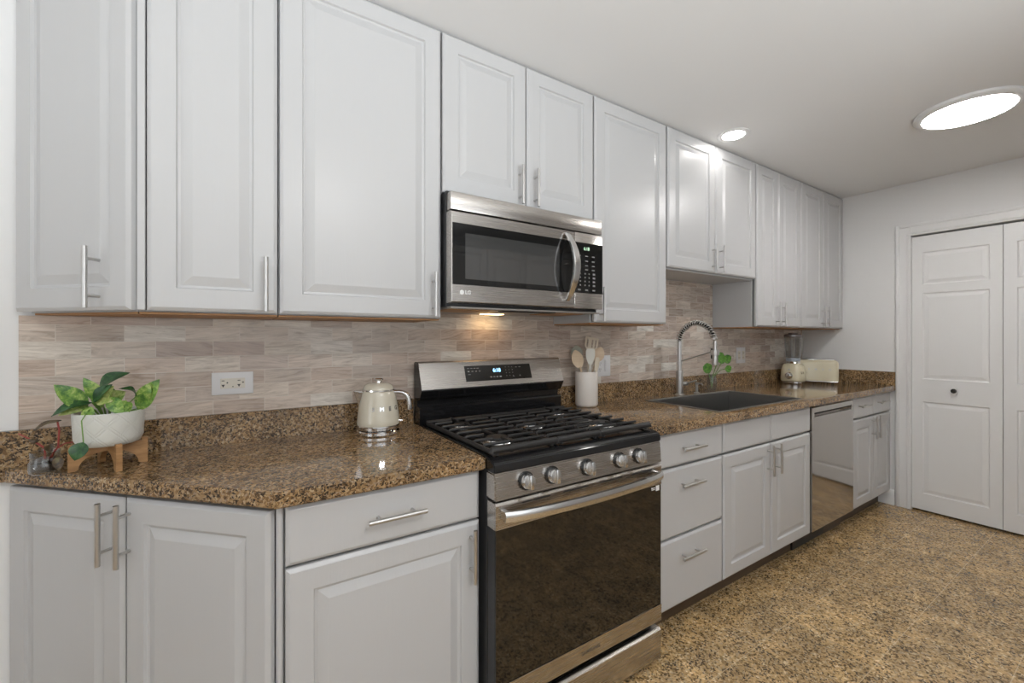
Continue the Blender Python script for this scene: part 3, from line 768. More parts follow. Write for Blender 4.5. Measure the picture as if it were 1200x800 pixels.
# logo: ring mark and two letters
b = nb(); lathe(b, [(0, 0), (.0085, 0), (.0085, .0006), (0, .0006)], 24, (.694, -.3857, 1.446), (0, -1, 0))
t = text_bm('LG', .019, .0003, .0006); t.transform(Matrix.Translation((.719, -.3860, 1.446))); merge(b, t); obj('lettering', b, M['logo'], md, smooth=0)
b = nb(); N = 20; t = bmesh.new(); rings = []
for k in range(N + 1):
    s_ = k / N; z = 1.436 + s_ * .292; y = -.388 - .062 * sin(pi * s_) ** .8; x = 1.188 + .004 * sin(pi * s_); hw = .0105 + .006 * sin(pi * s_)
    dz = 0
    rings.append([t.verts.new(c) for c in ((x - hw, y + .004, z), (x - hw, y - .006, z), (x - hw + .003, y - .009, z), (x + hw - .003, y - .009, z), (x + hw, y - .006, z), (x + hw, y + .004, z))])
for a, c in zip(rings, rings[1:]):
    for k in range(6): t.faces.new((a[k], a[(k+1) % 6], c[(k+1) % 6], c[k]))
t.faces.new(rings[0]); t.faces.new(rings[-1][::-1]); merge(b, t); obj('handle', b, M['satin'], md, label='curved silver handle')
b = nb(); box(b, MX0 + .006, MX1 - .006, -.372, -.015, 1.388, 1.3945, .001, 1)
um = obj('underside', b, M['underside'], m_, smooth=0, label='grey metal underside')
for x in (.735, 1.225):
    b = nb(); box(b, x - .07, x + .11, -.33, -.16, 1.3855, 1.3885, .001, 1); obj('grease_filter', b, M['wood_under'], um, smooth=0, label='brownish mesh filter')
b = nb(); box(b, .90, 1.16, -.350, -.300, 1.3850, 1.3885); obj('air_slot', b, M['dark'], um, smooth=0)
b = nb(); box(b, .945, 1.045, -.112, -.060, 1.3862, 1.3882); obj('cooktop_lamp', b, M['hood_lamp'], um, smooth=0, label='warm lit lamp')

# ------------------------------------------------------------------ outlets and switches
def plate(name, label, cat, x0, x1, z0, z1):
    r = thing(name, label, cat, ((x0+x1)/2, -.0105, (z0+z1)/2))
    b = nb(); box(b, x0, x1, -.0165, -.0106, z0, z1, .002, 2); obj('cover_plate', b, M['plate'], r); return r
r = plate('power_outlet', 'sideways white double socket plate above the worktop, between plant and kettle', 'outlet', -.069, .053, 1.083, 1.160)
b = nb(); box(b, -.044, .028, -.0185, -.0166, 1.104, 1.139, .001, 1); soc = obj('socket_face', b, M['ivory'], r, label='ivory socket face')
b = nb()
for x in (-.036, .010):
    box(b, x - .004, x + .004, -.0190, -.0186, 1.130, 1.1325); prism(b, [(0, 0), (.001, 0), (.001, .001)], 0, .0001)
    v = [b.verts.new(c) for c in ((x - .005, -.0190, 1.118), (x + .005, -.0190, 1.118), (x, -.0190, 1.108))]; b.faces.new(v)
    lathe(b, [(0, 0), (.0026, 0), (.0026, .0004), (0, .0004)], 12, (x + .012, -.0186, 1.124), (0, -1, 0))
box(b, -.010, -.006, -.0190, -.0186, 1.1085, 1.1115)
obj('slots', b, M['slot'], soc, smooth=0)['kind'] = 'stuff'
r = plate('switch_plate', 'white plate with a socket and a rocker switch behind the utensil crock', 'switch', 1.719, 1.835, 1.057, 1.177)
b = nb(); box(b, 1.788, 1.821, -.0200, -.0166, 1.084, 1.150, .0015, 2); obj('rocker_switch', b, M['plate'], r)
b = nb(); box(b, 1.733, 1.766, -.0185, -.0166, 1.084, 1.150, .001, 1); soc = obj('socket_face', b, M['plate'], r)
b = nb()
for z in (1.099, 1.134):
    for x in (1.743, 1.755): box(b, x - .0012, x + .0012, -.0190, -.0186, z - .005, z + .005)
    lathe(b, [(0, 0), (.0025, 0), (.0025, .0004), (0, .0004)], 10, (1.749, -.0186, z - .011), (0, -1, 0))
obj('slots', b, M['slot'], soc, smooth=0)
r = plate('power_outlet', 'white double socket plate on the tiles left of the blender', 'outlet', 3.166, 3.286, 1.085, 1.205)
for x in (3.197, 3.255):
    b = nb(); box(b, x - .017, x + .017, -.0185, -.0166, 1.112, 1.178, .001, 1); soc = obj('socket_face', b, M['ivory'], r)
    b = nb()
    for z in (1.128, 1.162):
        for xx in (x - .006, x + .006): box(b, xx - .0012, xx + .0012, -.0190, -.0186, z - .005, z + .005)
    obj('slots', b, M['slot'], soc, smooth=0)

# ------------------------------------------------------------------ kettle
KX, KY = .460, -.142
k = thing('kettle', 'cream retro electric kettle with chrome base and handle, beside the range', 'kettle', (KX, KY, top))
b = nb(); lathe(b, [(0, .0005), (.076, .0005), (.080, .004), (.080, .014), (.076, .018), (0, .018)], 48, (KX, KY, top)); obj('power_base', b, M['chrome'], k, label='chrome power base')
b = nb(); lathe(b, [(0, .018), (.072, .018), (.0785, .022), (.079, .034), (.077, .0365), (0, .0365)], 48, (KX, KY, top)); obj('base_ring', b, M['chrome'], k, label='chrome ring')
prof = [(0, .0368), (.0775, .0368), (.0785, .041), (.0780, .052), (.0750, .085), (.0705, .115), (.0650, .142), (.0600, .158), (.0575, .163), (0, .163)]
b = nb(); lathe(b, prof, 56, (KX, KY, top)); bd = obj('body', b, M['cream_kettle'], k, smooth=40)
b = nb(); lathe(b, [(.0570, .1630), (.0600, .1635), (.0600, .1685), (.0570, .169), (0, .169)], 48, (KX, KY, top)); obj('rim', b, M['chrome'], k)
b = nb(); lathe(b, [(0, .1692), (.0560, .1692), (.0555, .174), (.050, .184), (.040, .1905), (.025, .193), (0, .1935)], 48, (KX, KY, top)); ld = obj('lid', b, M['cream_kettle'], k, smooth=50)
b = nb(); lathe(b, [(0, .193), (.012, .193), (.010, .199), (.017, .203), (.0185, .207), (.015, .211), (0, .212)], 28, (KX, KY, top)); obj('lid_knob', b, M['chrome'], ld, label='chrome lid knob')
da = radians(-28)   # handle points to the right and slightly towards the room
hd = Vector((cos(radians(-25)), sin(radians(-25)), 0)); sd = Vector((-cos(radians(-12)), -sin(radians(-12)), 0)); K0 = Vector((KX, KY, top))
def KP(dv, r, z): return K0 + dv * r + Vector((0, 0, z))
b = nb(); t = bmesh.new()
hp = [(.052, .156), (.075, .157), (.092, .154), (.105, .146), (.112, .132), (.1155, .115), (.117, .098), (.1165, .088)]
sd_ = hd.cross(Vector((0, 0, 1))); rings = []
P3 = [KP(hd, r, z) for r, z in hp]
for i, p in enumerate(P3):
    dd = (P3[min(i+1, len(P3)-1)] - P3[max(i-1, 0)]).normalized(); nn = dd.cross(sd_).normalized()
    w_ = .0125 if 0 < i < len(P3) - 1 else .011
    rings.append([t.verts.new(p + sd_ * w_ * cos(a) + nn * .0085 * sin(a)) for a in [2*pi*q_/14 for q_ in range(14)]])
for a, c in zip(rings, rings[1:]):
    for q_ in range(14): t.faces.new((a[q_], a[(q_+1) % 14], c[(q_+1) % 14], c[q_]))
t.faces.new(rings[0]); t.faces.new(rings[-1][::-1]); merge(b, t); obj('handle', b, M['satin'], k, label='chrome curved handle', smooth=50)
b = nb(); t = bmesh.new()   # spout: wedge at the top left with chrome lip
def sp(r, w, z): s2 = sd.cross(Vector((0, 0, 1))); return [KP(sd, r, z) + s2 * w, KP(sd, r, z) - s2 * w]
a0 = sp(.056, .024, .163); a1 = sp(.090, .008, .167); c0 = sp(.066, .014, .108); c1 = sp(.073, .005, .112)
vs_ = [t.verts.new(p) for p in (a0[0], a1[0], a1[1], a0[1], c0[0], c1[0], c1[1], c0[1])]
for f4 in ((0, 1, 2, 3), (4, 7, 6, 5), (0, 4, 5, 1), (1, 5, 6, 2), (2, 6, 7, 3), (3, 7, 4, 0)): t.faces.new([vs_[i] for i in f4])
bmesh.ops.bevel(t, geom=list(t.edges), offset=.0025, segments=2, affect='EDGES'); merge(b, t); obj('spout', b, M['chrome'], k, label='chrome spout')
def ring_letters(txt, cx, cy, rf, z, a0, step, size, mat, par, bold=.0008, tilt=0):
    b = nb()
    for i, ch in enumerate(txt):
        a = a0 + i * step; t = text_bm(ch, size, .0012, bold)
        t.transform(Matrix.Translation((cx + rf * cos(a), cy + rf * sin(a), z)) @ Matrix.Rotation(a + pi/2, 4, 'Z') @ Matrix.Rotation(tilt, 4, 'X')); merge(b, t)
    return obj('lettering', b, mat, par, smooth=0, label='chrome raised letters')
ring_letters('SMEG', KX, KY, .0728, top + .100, radians(-120), radians(24), .021, M['chrome'], bd, tilt=radians(-8))
b = nb(); p = KP(hd, .079, .050); tube(b, [KP(hd, .074, .048), KP(hd, .090, .046)], .004, 8); obj('switch_lever', b, M['chrome'], k)

# ------------------------------------------------------------------ crock and utensils
CX, CY_ = 1.572, -.098
c_ = nb(); lathe(c_, [(0, .0005), (.050, .0005), (.057, .006), (.0595, .014), (.0595, .182), (.058, .185), (.055, .185), (.0535, .180), (.0535, .012), (0, .010)], 48, (CX, CY_, top))
tag(obj('utensil_crock', c_, M['ceramic'], smooth=40), 'tall off-white ceramic crock of utensils right of the range', 'crock')
UG = None
def utensil(name, label, base, tip, kind, mat, w=.03, face=None, bl=.068):
    """base: inside the crock, tip: top end. the blade faces the given direction"""
    B = Vector(base); Tp = Vector(tip); d = (Tp - B).normalized(); fc = Vector(face or (-.5, -.85, 0)); side = d.cross(fc).normalized(); nm = side.cross(d).normalized()
    L = (Tp - B).length; r = thing(name, label, 'utensil', tuple(B))
    hb = nb(); hl = L - (.080 if kind != 'spoon' else bl)
    tube(hb, [B, B + d * hl], [.0055, .0050], 10); hb_o = hb
    obj('handle', hb_o, mat, r)
    b = nb(); N = 14; A = []; Bk = []
    Hd = L - hl + .006; s0 = hl - .006
    for i in range(N + 1):
        s_ = i / N
        if kind == 'spoon': ww = w * (sin(pi * min(1, s_ * .97 + .03)) ** .55) ; dep = .006 * sin(pi * s_)
        elif kind == 'paddle': ww = w * (.28 + .72 * min(1, s_ * 1.9) ** .8) * (1 - .9 * max(0, s_ - .88) / .12 * .35); dep = .002 * sin(pi * s_)
        else: ww = w * (.3 + .7 * min(1, s_ * 2.4)); dep = .0
        ww = max(ww, .0045)
        c0 = B + d * (s0 + Hd * s_)
        row = []
        for j in range(-4, 5):
            u = j / 4; row.append(c0 + side * ww * u + nm * (-dep * (1 - u * u)))
        A.append([b.verts.new(p + nm * .0016) for p in row]); Bk.append([b.verts.new(p - nm * .0016) for p in row])
    slots = kind == 'slotted'
    for i in range(N):
        for j in range(8):
            if slots and 5 <= i <= 11 and j in (1, 3, 4, 6) and not (j in (3,)): 
                # open slot: close its rim
                for P_ in ((i, j, i, j+1), (i+1, j, i+1, j+1), (i, j, i+1, j), (i, j+1, i+1, j+1)):
                    try: b.faces.new((A[P_[0]][P_[1]], A[P_[2]][P_[3]], Bk[P_[2]][P_[3]], Bk[P_[0]][P_[1]]))
                    except ValueError: pass
                continue
            b.faces.new((A[i][j], A[i][j+1], A[i+1][j+1], A[i+1][j])); b.faces.new((Bk[i][j], Bk[i+1][j], Bk[i+1][j+1], Bk[i][j+1]))
    for i in range(N):
        for j in (0, 8): b.faces.new((A[i][j], A[i+1][j], Bk[i+1][j], Bk[i][j]))
    for i in (0, N):
        for j in range(8): b.faces.new((A[i][j], A[i][j+1], Bk[i][j+1], Bk[i][j]))
    obj('head', b, mat, r, smooth=50)
    return r
ti = top + .014
utensil('spoon', 'beige wooden spoon leaning out of the left side of the crock', (CX + .034, CY_ - .002, ti), (1.470, -.120, 1.214), 'spoon', M['beech'], .030, bl=.095)
utensil('slotted_turner', 'beige slotted turner, the tallest utensil in the crock', (CX - .012, CY_ + .012, ti), (1.645, -.066, 1.280), 'slotted', M['silicone'], .036)
utensil('spoon', 'pinkish beige spoon leaning out of the right side of the crock', (CX - .042, CY_ + .002, ti), (1.674, -.106, 1.226), 'spoon', M['beech'], .031, bl=.078)
utensil('spatula', 'white silicone spatula in the middle of the crock', (CX - .010, CY_ - .030, ti), (1.560, -.142, 1.222), 'paddle', M['silicone_white'], .024)
utensil('spoon', 'grey-green rounded spoon behind the beige spoon in the crock', (CX + .02, CY_ + .026, ti), (1.530, -.060, 1.236), 'spoon', M['silicone_grey'], .032)
utensil('spatula', 'short narrow beige spatula at the front right of the crock opening', (CX + .012, CY_ - .036, ti), (1.600, -.152, 1.176), 'paddle', M['silicone'], .012)

# ------------------------------------------------------------------ leaves
def leaf(b, base, tip, w, up=(0, -.6, .8), droop=.0, fold=.25, N=10, mi=0, heart=False):
    B, Tp = Vector(base), Vector(tip); d = Tp - B; L = d.length; d.normalize(); up = Vector(up)
    side = d.cross(up).normalized(); nm = side.cross(d).normalized(); rows = []
    for i in range(N + 1):
        s_ = i / N
        if heart: ww = w * (sin(pi * min(1, s_ * .86 + .14)) ** .75)
        else: ww = w * (sin(pi * s_ ** .82) ** .85)
        c0 = B + d * L * s_ + nm * (droop * L * (4 * s_ * (1 - s_)))
        row = []
        for u in (-1, -.5, 0, .5, 1):
            row.append(b.verts.new(c0 + side * (ww * u) + nm * (fold * ww * abs(u) + .0012 * sin(9 * s_ + u * 3))))
        rows.append(row)
    fs = []
    for a, c in zip(rows, rows[1:]):
        for j in range(4): fs.append(b.faces.new((a[j], a[j+1], c[j+1], c[j])))
    for f_ in fs: f_.material_index = mi
def thicken(b, t=.0006):
    bmesh.ops.remove_doubles(b, verts=b.verts, dist=1e-5)
    geom = list(b.faces); bmesh.ops.solidify(b, geom=geom, thickness=t)
# planter on its stand
PX, PY, PZ = -.300, -.158, .981
r = thing('plant_stand', 'crossed acacia wood stand under the white planter', 'plant stand', (PX, PY, top))
b = nb()
def plank(ang, zoff=0):
    t = bmesh.new(); Ls = .0825; w = .0065; pts = []
    outl = [(-Ls, .0005), (-Ls, .074), (-Ls + .013, .074), (-Ls + .013, .0655), (Ls - .013, .0655), (Ls - .013, .074), (Ls, .074), (Ls, .0005), (Ls - .014, .0005)]
    for q_ in range(0, 13):
        a = pi * q_ / 12; outl.append(((Ls - .020) * cos(a), .004 + .044 * sin(a)))
    outl.append((-Ls + .014, .0005))
    A = [t.verts.new((x, -w, z)) for x, z in outl]; B_ = [t.verts.new((x, w, z)) for x, z in outl]; n = len(outl)
    t.faces.new(A); t.faces.new(B_[::-1])
    for q_ in range(n): t.faces.new((A[q_], B_[q_], B_[(q_+1) % n], A[(q_+1) % n]))
    t.normal_update(); bmesh.ops.triangulate(t, faces=[f_ for f_ in t.faces if len(f_.verts) > 4])
    t.transform(Matrix.Translation((PX, PY, top)) @ Matrix.Rotation(ang, 4, 'Z')); return t
for nm_, ang in (('a', radians(7)), ('b', radians(-66))):
    obj('cross_plank', plank(ang), M['acacia'], r, smooth=0)
PZ = top + .067
pt = NT('pot_glaze'); gx = pt.sep(pt.opos()); an = pt.math('ARCTAN2', gx[1], gx[0])
u1 = pt.math('MULTIPLY_ADD', an, 4.5, pt.math('MULTIPLY', gx[2], 55)); u2 = pt.math('MULTIPLY_ADD', an, 4.5, pt.math('MULTIPLY', gx[2], -55))
l1 = pt.math('ABSOLUTE', pt.math('SINE', u1)); l2 = pt.math('ABSOLUTE', pt.math('SINE', u2))
l3 = pt.math('ABSOLUTE', pt.math('SINE', pt.math('ADD', u1, .5))); l4 = pt.math('ABSOLUTE', pt.math('SINE', pt.math('ADD', u2, .5)))
ln = pt.math('MINIMUM', pt.math('MINIMUM', l1, l2), pt.math('MINIMUM', l3, l4)); gr = pt.math('SMOOTH_MIN', pt.math('MULTIPLY', ln, 5.0), 1.0, .2)
pt.set(Base_Color=(.70, .71, .67, 1), Roughness=.42); pt.bump(gr, .55, .0016)
PR = .0735
r = thing('planter', 'white round planter with an incised lattice, holding variegated leaves, on a wooden stand', 'potted plant', (PX, PY, PZ))
b = nb(); lathe(b, [(0, .0005), (PR - .016, .0005), (PR - .009, .004), (PR - .002, .020), (PR + .001, .090), (PR - .001, .092), (PR - .005, .092), (PR - .006, .088), (PR - .007, .010), (0, .008)], 64, (PX, PY, PZ))
# keep clear of the four uprights of the stand
b.transform(Matrix.Translation((PX, PY, 0)) @ Matrix.Diagonal((1.03, 1.03, 1, 1)) @ Matrix.Translation((-PX, -PY, 0)))
obj('pot', b, pt.m, r, smooth=40)
b = nb(); lathe(b, [(0, .074), (.03, .077), (.056, .072), (.056, .060), (0, .060)], 32, (PX, PY, PZ)); obj('soil', b, M['soil'], r)
def stemline(bm_, pts, r_): tube(bm_, pts, r_, 7)
ctr = Vector((PX, PY, PZ + .075))
LV = [ # base, tip, half width, material, up, droop
 ((-.340, -.185, 1.088), (-.400, -.205, 1.158), .021, 'leaf_light', (.3, -.9, .4), .03),
 ((-.330, -.190, 1.103), (-.402, -.215, 1.076), .013, 'leaf_dark', (-.1, -.6, .8), .16),
 ((-.338, -.186, 1.092), (-.392, -.205, 1.076), .012, 'leaf_pale', (-.1, -.7, .5), .10),
 ((-.312, -.180, 1.100), (-.348, -.185, 1.172), .015, 'leaf_light', (.3, -.9, .2), .03),
 ((-.318, -.175, 1.128), (-.250, -.200, 1.182), .020, 'leaf_dark', (.2, -.6, .8), .18),
 ((-.325, -.200, 1.105), (-.284, -.215, 1.153), .014, 'leaf_dark', (-.5, -.8, .4), .10),
 ((-.322, -.195, 1.100), (-.282, -.210, 1.148), .016, 'leaf_pale', (-.3, -.8, .2), .02),
 ((-.238, -.170, 1.072), (-.186, -.195, 1.160), .023, 'leaf_light', (-.3, -.9, .3), .02),
 ((-.228, -.172, 1.078), (-.208, -.195, 1.150), .016, 'leaf_light', (-.3, -.9, .1), .02),
 ((-.240, -.175, 1.112), (-.274, -.195, 1.138), .010, 'leaf_dark', (0, -.5, .9), .25),
 ((-.292, -.205, 1.118), (-.262, -.222, 1.066), .015, 'leaf_light', (0, -1, .3), .08),
 ((-.262, -.195, 1.100), (-.252, -.215, 1.068), .014, 'leaf_light', (0, -1, .2), .08),
 ((-.258, -.200, 1.104), (-.276, -.222, 1.068), .014, 'leaf_light', (.1, -1, .2), .08),
 ((-.300, -.170, 1.098), (-.262, -.180, 1.128), .019, 'leaf_pale', (-.2, -.9, .3), .06),
 ((-.318, -.205, 1.102), (-.282, -.216, 1.108), .010, 'leaf_pale', (0, -.9, .6), .10),
 ((-.325, -.180, 1.090), (-.300, -.200, 1.128), .018, 'leaf_light', (-.2, -.9, .3), .05),
 ((-.300, -.140, 1.095), (-.322, -.130, 1.150), .017, 'leaf_light', (.1, -.9, .3), .02),
 ((-.345, -.205, 1.086), (-.320, -.215, 1.072), .013, 'leaf_light', (.1, -1, .4), .02),
 ((-.336, -.240, 1.006), (-.350, -.252, .962), .017, 'leaf_dark', (-.1, -1, .2), .06),
]
for B_, T_, w, mn, up, dr_ in LV:
    b = nb(); leaf(b, B_, T_, w * 1.15, up, dr_); thicken(b); obj('leaf', b, M[mn], r, smooth=60)
b = nb()
for B_, T_, w, mn, up, dr_ in LV[:-1]:
    e2 = Vector(B_); s2 = ctr + (e2 - ctr) * .35; s2.z = PZ + .073; tube(b, [s2, (s2 + e2) / 2 + Vector((0, 0, .006)), e2], .0014, 6)
tube(b, [ctr + Vector((-.03, -.03, 0)), Vector((-.332, -.212, 1.086)), Vector((-.340, -.238, 1.062)), Vector((-.336, -.240, 1.006))], .0015, 6)
obj('stems', b, M['stem_green'], r)
# small jar with a cutting
JX, JY = -.4330, -.138
r = thing('cutting_jar', 'small low glass jar with a red-stemmed cutting at the left end of the worktop', 'potted plant', (JX, JY, top))
b = nb(); lathe(b, [(0, .0005), (.026, .0005), (.031, .005), (.0325, .014), (.032, .030), (.029, .036), (.0285, .040), (.0295, .056), (.0300, .060), (.0285, .060), (.0272, .056), (.0268, .040), (.0300, .029), (.0300, .008), (0, .005)], 40, (JX, JY, top)); obj('jar', b, M['glass'], r, smooth=50)
b = nb(); lathe(b, [(0, .0056), (.0285, .0085), (.0292, .028), (0, .0285)], 32, (JX, JY, top)); obj('water', b, M['water'], r, smooth=50, label='murky dark water')
b = nb(); random.seed(4)
for i in range(90):
    a = random.random() * 2 * pi; rr = .023 * sqrt(random.random()); z = .0315 + random.random() * .006
    t = bmesh.new(); bmesh.ops.create_icosphere(t, subdivisions=1, radius=.0035 + random.random() * .002)
    t.transform(Matrix.Translation((JX + rr * cos(a), JY + rr * sin(a), top + z)) @ Matrix.Diagonal((1, 1, .8, 1))); merge(b, t)
o = obj('pebbles', b, simple('jar_pebbles', (.16, .13, .12, 1), .3), r); o['kind'] = 'stuff'
b = nb(); tube(b, [(JX - .006, JY, top + .012), (-.405, -.150, .985), (-.403, -.150, 1.030), (-.406, -.152, 1.054)], .0021, 8)
tube(b, [(JX, JY, top + .012), (-.430, -.150, .984), (-.452, -.152, 1.008), (-.478, -.155, 1.030)], [.003, .0026, .0022, .0014], 8)
tube(b, [(JX + .006, JY, top + .012), (-.412, -.148, .976), (-.392, -.152, .992), (-.372, -.165, .996)], .0017, 8)
obj('stems', b, M['stem_red'], r, label='red stems')
for B_, T_, w, up in (((-.398, -.152, 1.056), (-.450, -.165, 1.034), .011, (-.3, -.4, .9)), ((-.425, -.158, .975), (-.408, -.170, .998), .010, (0, -1, .2)), ((-.402, -.165, .962), (-.396, -.180, .925), .011, (.2, -1, .1)), ((-.440, -.160, 1.004), (-.458, -.166, 1.015), .006, (0, -1, .2))):
    b = nb(); leaf(b, B_, T_, w, up, .10); thicken(b); obj('leaf', b, M['leaf_bronze'], r, smooth=60, label='bronze green leaf')

# glass with pothos cuttings behind the sink
GX, GY = 2.735, -.085
r = thing('cutting_vase', 'clear glass with round-leaved green cuttings on the worktop behind the sink', 'vase', (GX, GY, top))
b = nb(); lathe(b, [(0, .0005), (.024, .0005), (.028, .004), (.032, .050), (.030, .085), (.026, .100), (.029, .112), (.0275, .112), (.0245, .100), (.0285, .085), (.0300, .050), (.0262, .008), (0, .006)], 36, (GX, GY, top)); obj('glass', b, M['glass'], r, smooth=50)
LG_ = [((2.600, -.130, 1.080), .038), ((2.765, -.13, 1.135), .034), ((2.850, -.12, 1.132), .034), ((2.810, -.150, 1.068), .027), ((2.805, -.10, 1.155), .026)]
b = nb()
for (x, y, z), w in LG_: tube(b, [(GX, GY, top + .02), (GX + (x - GX) * .15, GY, top + .09), (GX + (x - GX) * .6, (GY + y) / 2, (top + .09 + z) / 2 + .02), (x, y + .004, z)], .0022, 7)
obj('stems', b, M['stem_green'], r)
for (x, y, z), w in LG_:
    b = nb(); leaf(b, (x - w * .5, y, z + w * .55), (x + w * .6, y - .012, z - w * .9), w * .95, (-.45, -.85, .25), .06, .18, 12, heart=True); thicken(b); obj('leaf', b, M['leaf_green'], r, smooth=60)

# ------------------------------------------------------------------ blender
BX, BY = 3.775, -.135; az = math.atan2(-1.795 - BY, 0 - BX)      # faces the room
def sqlathe(b, prof, loc, rot, p=3.2, seg=48):
    """rounded-square section: prof of (half width, z)"""
    t = bmesh.new(); rings = []
    for r_, z in prof:
        ring = []
        for k_ in range(seg):
            a = 2 * pi * k_ / seg; c, s2 = cos(a), sin(a); q_ = (abs(c) ** p + abs(s2) ** p) ** (-1 / p); ring.append(t.verts.new((r_ * q_ * c, r_ * q_ * s2, z)))
        rings.append(ring)
    for a, c in zip(rings, rings[1:]):
        for k_ in range(seg): t.faces.new((a[k_], a[(k_+1) % seg], c[(k_+1) % seg], c[k_]))
    t.faces.new(rings[0][::-1]); t.faces.new(rings[-1]); t.transform(Matrix.Translation(loc) @ Matrix.Rotation(rot, 4, 'Z')); merge(b, t)
r = thing('blender', 'cream retro countertop blender with a clear jug, left of the toaster', 'blender', (BX, BY, top))
rb = az + pi / 2 - radians(20)
b = nb(); sqlathe(b, [(.072, .0005), (.076, .003), (.076, .014), (.072, .018)], (BX, BY, top), rb); obj('foot', b, M['chrome'], r, label='chrome foot ring')
b = nb(); sqlathe(b, [(.077, .0185), (.0795, .024), (.0795, .050), (.0765, .095), (.0710, .130), (.062, .148), (.056, .153)], (BX, BY, top), rb); bd = obj('motor_base', b, M['cream'], r, smooth=50)
b = nb(); lathe(b, [(0, .153), (.052, .153), (.055, .158), (.050, .166), (.048, .174), (0, .174)], 36, (BX, BY, top)); obj('collar', b, M['chrome'], r)
b = nb(); lathe(b, [(0, .1745), (.050, .1745), (.050, .196), (.048, .200), (0, .200)], 36, (BX, BY, top)); obj('jug_base', b, M['grey_plastic'], r, label='dark jug base')
b = nb(); lathe(b, [(.050, .201), (.054, .203), (.0620, .365), (.0635, .372), (.0615, .372), (.0600, .364), (.052, .206), (0, .204)], 44, (BX, BY, top))
for q_ in range(4):
    a = rb + q_ * pi / 2; ca, sa = cos(a), sin(a); tube(b, [(BX + .0465 * ca, BY + .0465 * sa, top + .208), (BX + .0585 * ca, BY + .0585 * sa, top + .362)], .003, 6)
hdv = Vector((cos(az + 2.4), sin(az + 2.4), 0)); B0 = Vector((BX, BY, top))
tube(b, [B0 + hdv * .060 + Vector((0, 0, .345)), B0 + hdv * .092 + Vector((0, 0, .345)), B0 + hdv * .098 + Vector((0, 0, .33)), B0 + hdv * .092 + Vector((0, 0, .235)), B0 + hdv * .052 + Vector((0, 0, .225))], .007, 10)
obj('jug', b, M['glass'], r, smooth=50, label='clear jug')
b = nb(); lathe(b, [(0, .366), (.058, .366), (.064, .3725), (.064, .384), (.058, .390), (.035, .391), (.034, .402), (.0, .403)], 40, (BX, BY, top)); obj('lid', b, simple('smoky_lid', (.30, .28, .28, 1), .15, .6), r, label='smoky grey lid')
fd = Vector((cos(rb - pi/2), sin(rb - pi/2), 0)); sdv = Vector((cos(rb), sin(rb), 0))
b = nb(); o3 = B0 + fd * .0775 + Vector((0, 0, .062)) ; lathe(b, [(0, -.004), (.027, -.004), (.027, .008), (.023, .013), (.015, .014), (.014, .022), (0, .023)], 28, tuple(o3), tuple(fd)); obj('speed_knob', b, M['chrome'], bd, label='chrome speed knob')
b = nb(); o3 = B0 + fd * .0735 + Vector((0, 0, .110)); lathe(b, [(0, -.004), (.007, -.004), (.007, .004), (0, .004)], 16, tuple(o3), tuple(fd)); obj('indicator', b, M['nickel'], bd)
def flat_letters(txt, org, right, size, gap, mat, par, lean=0.0):
    b = nb(); n = len(txt); a = math.atan2(right.y, right.x)
    for i, ch in enumerate(txt):
        t = text_bm(ch, size, .0015, .0010); p = org + right * (i - (n - 1) / 2) * gap
        t.transform(Matrix.Translation(p) @ Matrix.Rotation(a, 4, 'Z') @ Matrix.Rotation(lean, 4, 'X')); merge(b, t)
    return obj('lettering', b, mat, par, smooth=0, label='chrome raised letters')
# letters on the side facing right of the knob
side_n = Vector((cos(rb), sin(rb), 0)); side_r = Vector((cos(rb + pi/2), sin(rb + pi/2), 0))
flat_letters('SMEG', B0 + side_n * .0782 + Vector((0, 0, .085)) - side_r * .0, side_r, .026, .034, M['chrome'], bd, radians(-8))

# ------------------------------------------------------------------ toaster
TX, TY = 4.010, -.215; ta = math.atan2(-1.795 - TY, -TX) + pi / 2
r = thing('toaster', 'cream retro toaster beside the blender in the right corner of the worktop', 'toaster', (TX, TY, top), ta)
HL, HD, HT = .138, .080, .172
def rbox_bm(hx, hy, z0, z1, bev, seg=4):
    t = bmesh.new(); box(t, -hx, hx, -hy, hy, z0, z1, bev, seg); return t
b = rbox_bm(HL - .004, HD - .004, .006, .016, .004); obj('foot_plate', b, M['chrome'], r, world=False, label='chrome base plate')
b = nb()
for x in (-.10, .10):
    for y in (-.05, .05): lathe(b, [(0, .0005), (.011, .0005), (.011, .007), (0, .007)], 12, (x, y, 0))
obj('feet', b, M['knob_black'], r, world=False)
t = bmesh.new(); box(t, -HL, HL, -HD, HD, .0165, HT + .012, .0)
ev = [e2 for e2 in t.edges if min(v.co.z for v in e2.verts) > .1 or abs(e2.verts[0].co.z - e2.verts[1].co.z) > .05]
bmesh.ops.bevel(t, geom=ev, offset=.032, segments=7, affect='EDGES', profile=.5); bd = obj('body', t, M['cream'], r, world=False, smooth=40)
b = nb(); box(b, -.112, .112, -.040, .040, HT + .0115, HT + .0145, .003, 2); tp = obj('top_plate', b, M['chrome'], r, world=False, label='chrome top plate')
b = nb(); box(b, -.098, .098, -.014, .014, HT + .0142, HT + .0150); obj('slot', b, M['dark'], tp, world=False, smooth=0)
b = nb()
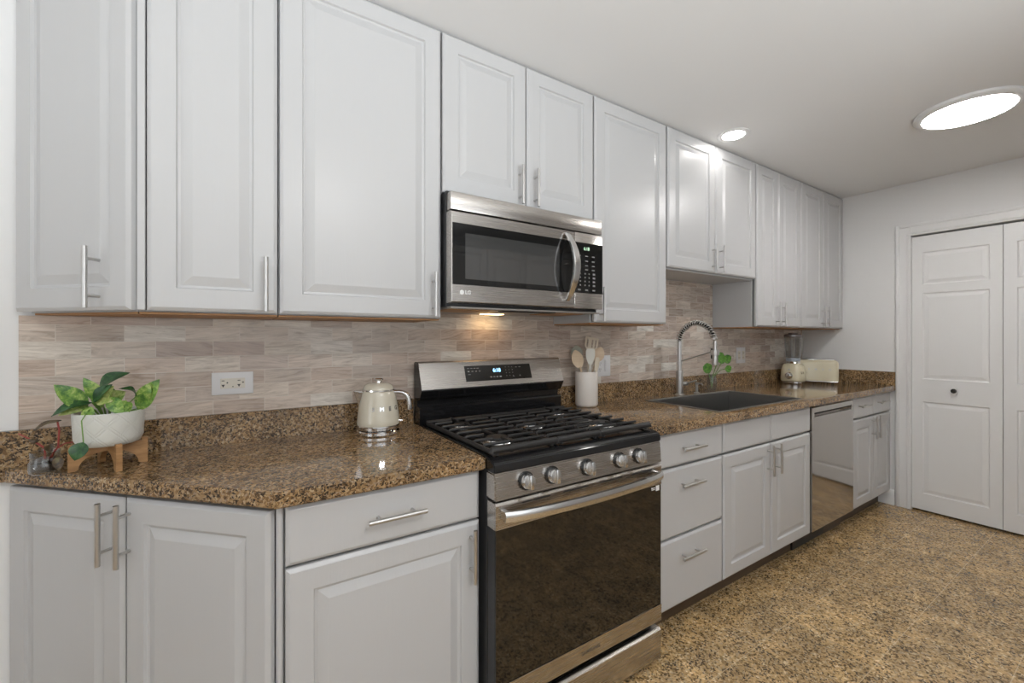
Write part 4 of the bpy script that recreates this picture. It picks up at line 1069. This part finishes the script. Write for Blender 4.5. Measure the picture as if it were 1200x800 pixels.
for i, ch in enumerate('SMEG'):
    t = text_bm(ch, .020, .0015, .0008); t.transform(Matrix.Translation(((i - 1.5) * .046 + .012, -HD - .0006, .108))); merge(b, t)
obj('lettering', b, M['nickel'], bd, world=False, smooth=0, label='chrome raised letters')
b = nb(); box(b, -HL - .016, -HL - .001, -.010, .010, .105, .118, .003, 2); obj('lever', b, M['chrome'], r, world=False)

# ------------------------------------------------------------------ ceiling lamps
def disc_lamp(name, label, x, y, rad, trim, thick, mat, drop):
    r = thing(name, label, 'ceiling light', (x, y, ZC - thick))
    b = nb(); lathe(b, [(rad - .004, -thick + .002), (rad, -thick), (rad + trim * .6, -thick), (rad + trim, -thick * .55), (rad + trim, -.0005), (rad - .004, -.0005)], 56, (x, y, ZC)); obj('trim_ring', b, M['white'], r, smooth=40, label='white trim ring')
    b = nb(); lathe(b, [(0, -thick + .001), (rad - .005, -thick + .001), (rad - .005, -.002), (0, -.002)], 56, (x, y, ZC)); obj('diffuser', b, mat, r, smooth=40, label='lit white diffuser')
disc_lamp('ceiling_light', 'small round recessed ceiling light just in front of the cabinets above the sink', 2.378, -.440, .062, .024, .006, M['can'], 0)
disc_lamp('ceiling_light', 'large flat round ceiling light at the upper right', 3.100, -1.235, .172, .030, .022, M['lamp'], 0)
disc_lamp('ceiling_light', 'large flat round ceiling light out of view behind the camera', .60, -2.55, .172, .030, .022, M['lamp'], 0)

# tall white storage cabinet on the far side of the kitchen (seen only in reflections)
r = thing('pantry_cabinet', 'tall white panelled pantry on the wall behind the camera', 'cabinet', (2.6, YF + .60, 0), radians(180))
b = nb(); box(b, -1.0, .9, .0205, .58, .10, 2.20); obj('body', b, M['cab_in'], r, world=False, smooth=0)
b = nb(); box(b, -.99, .89, .08, .57, .0005, .0995); obj('toe_kick', b, M['granite'], r, world=False, smooth=0)
for i in range(4):
    x = -.995 + i * .474
    for z0, z1 in ((.11, 1.28), (1.29, 2.19)):
        o = obj('door', door_bm(x + .003, x + .471, z0, z1), M['cab'], r, world=False, smooth=0); o.location = (0, .0200, 0)
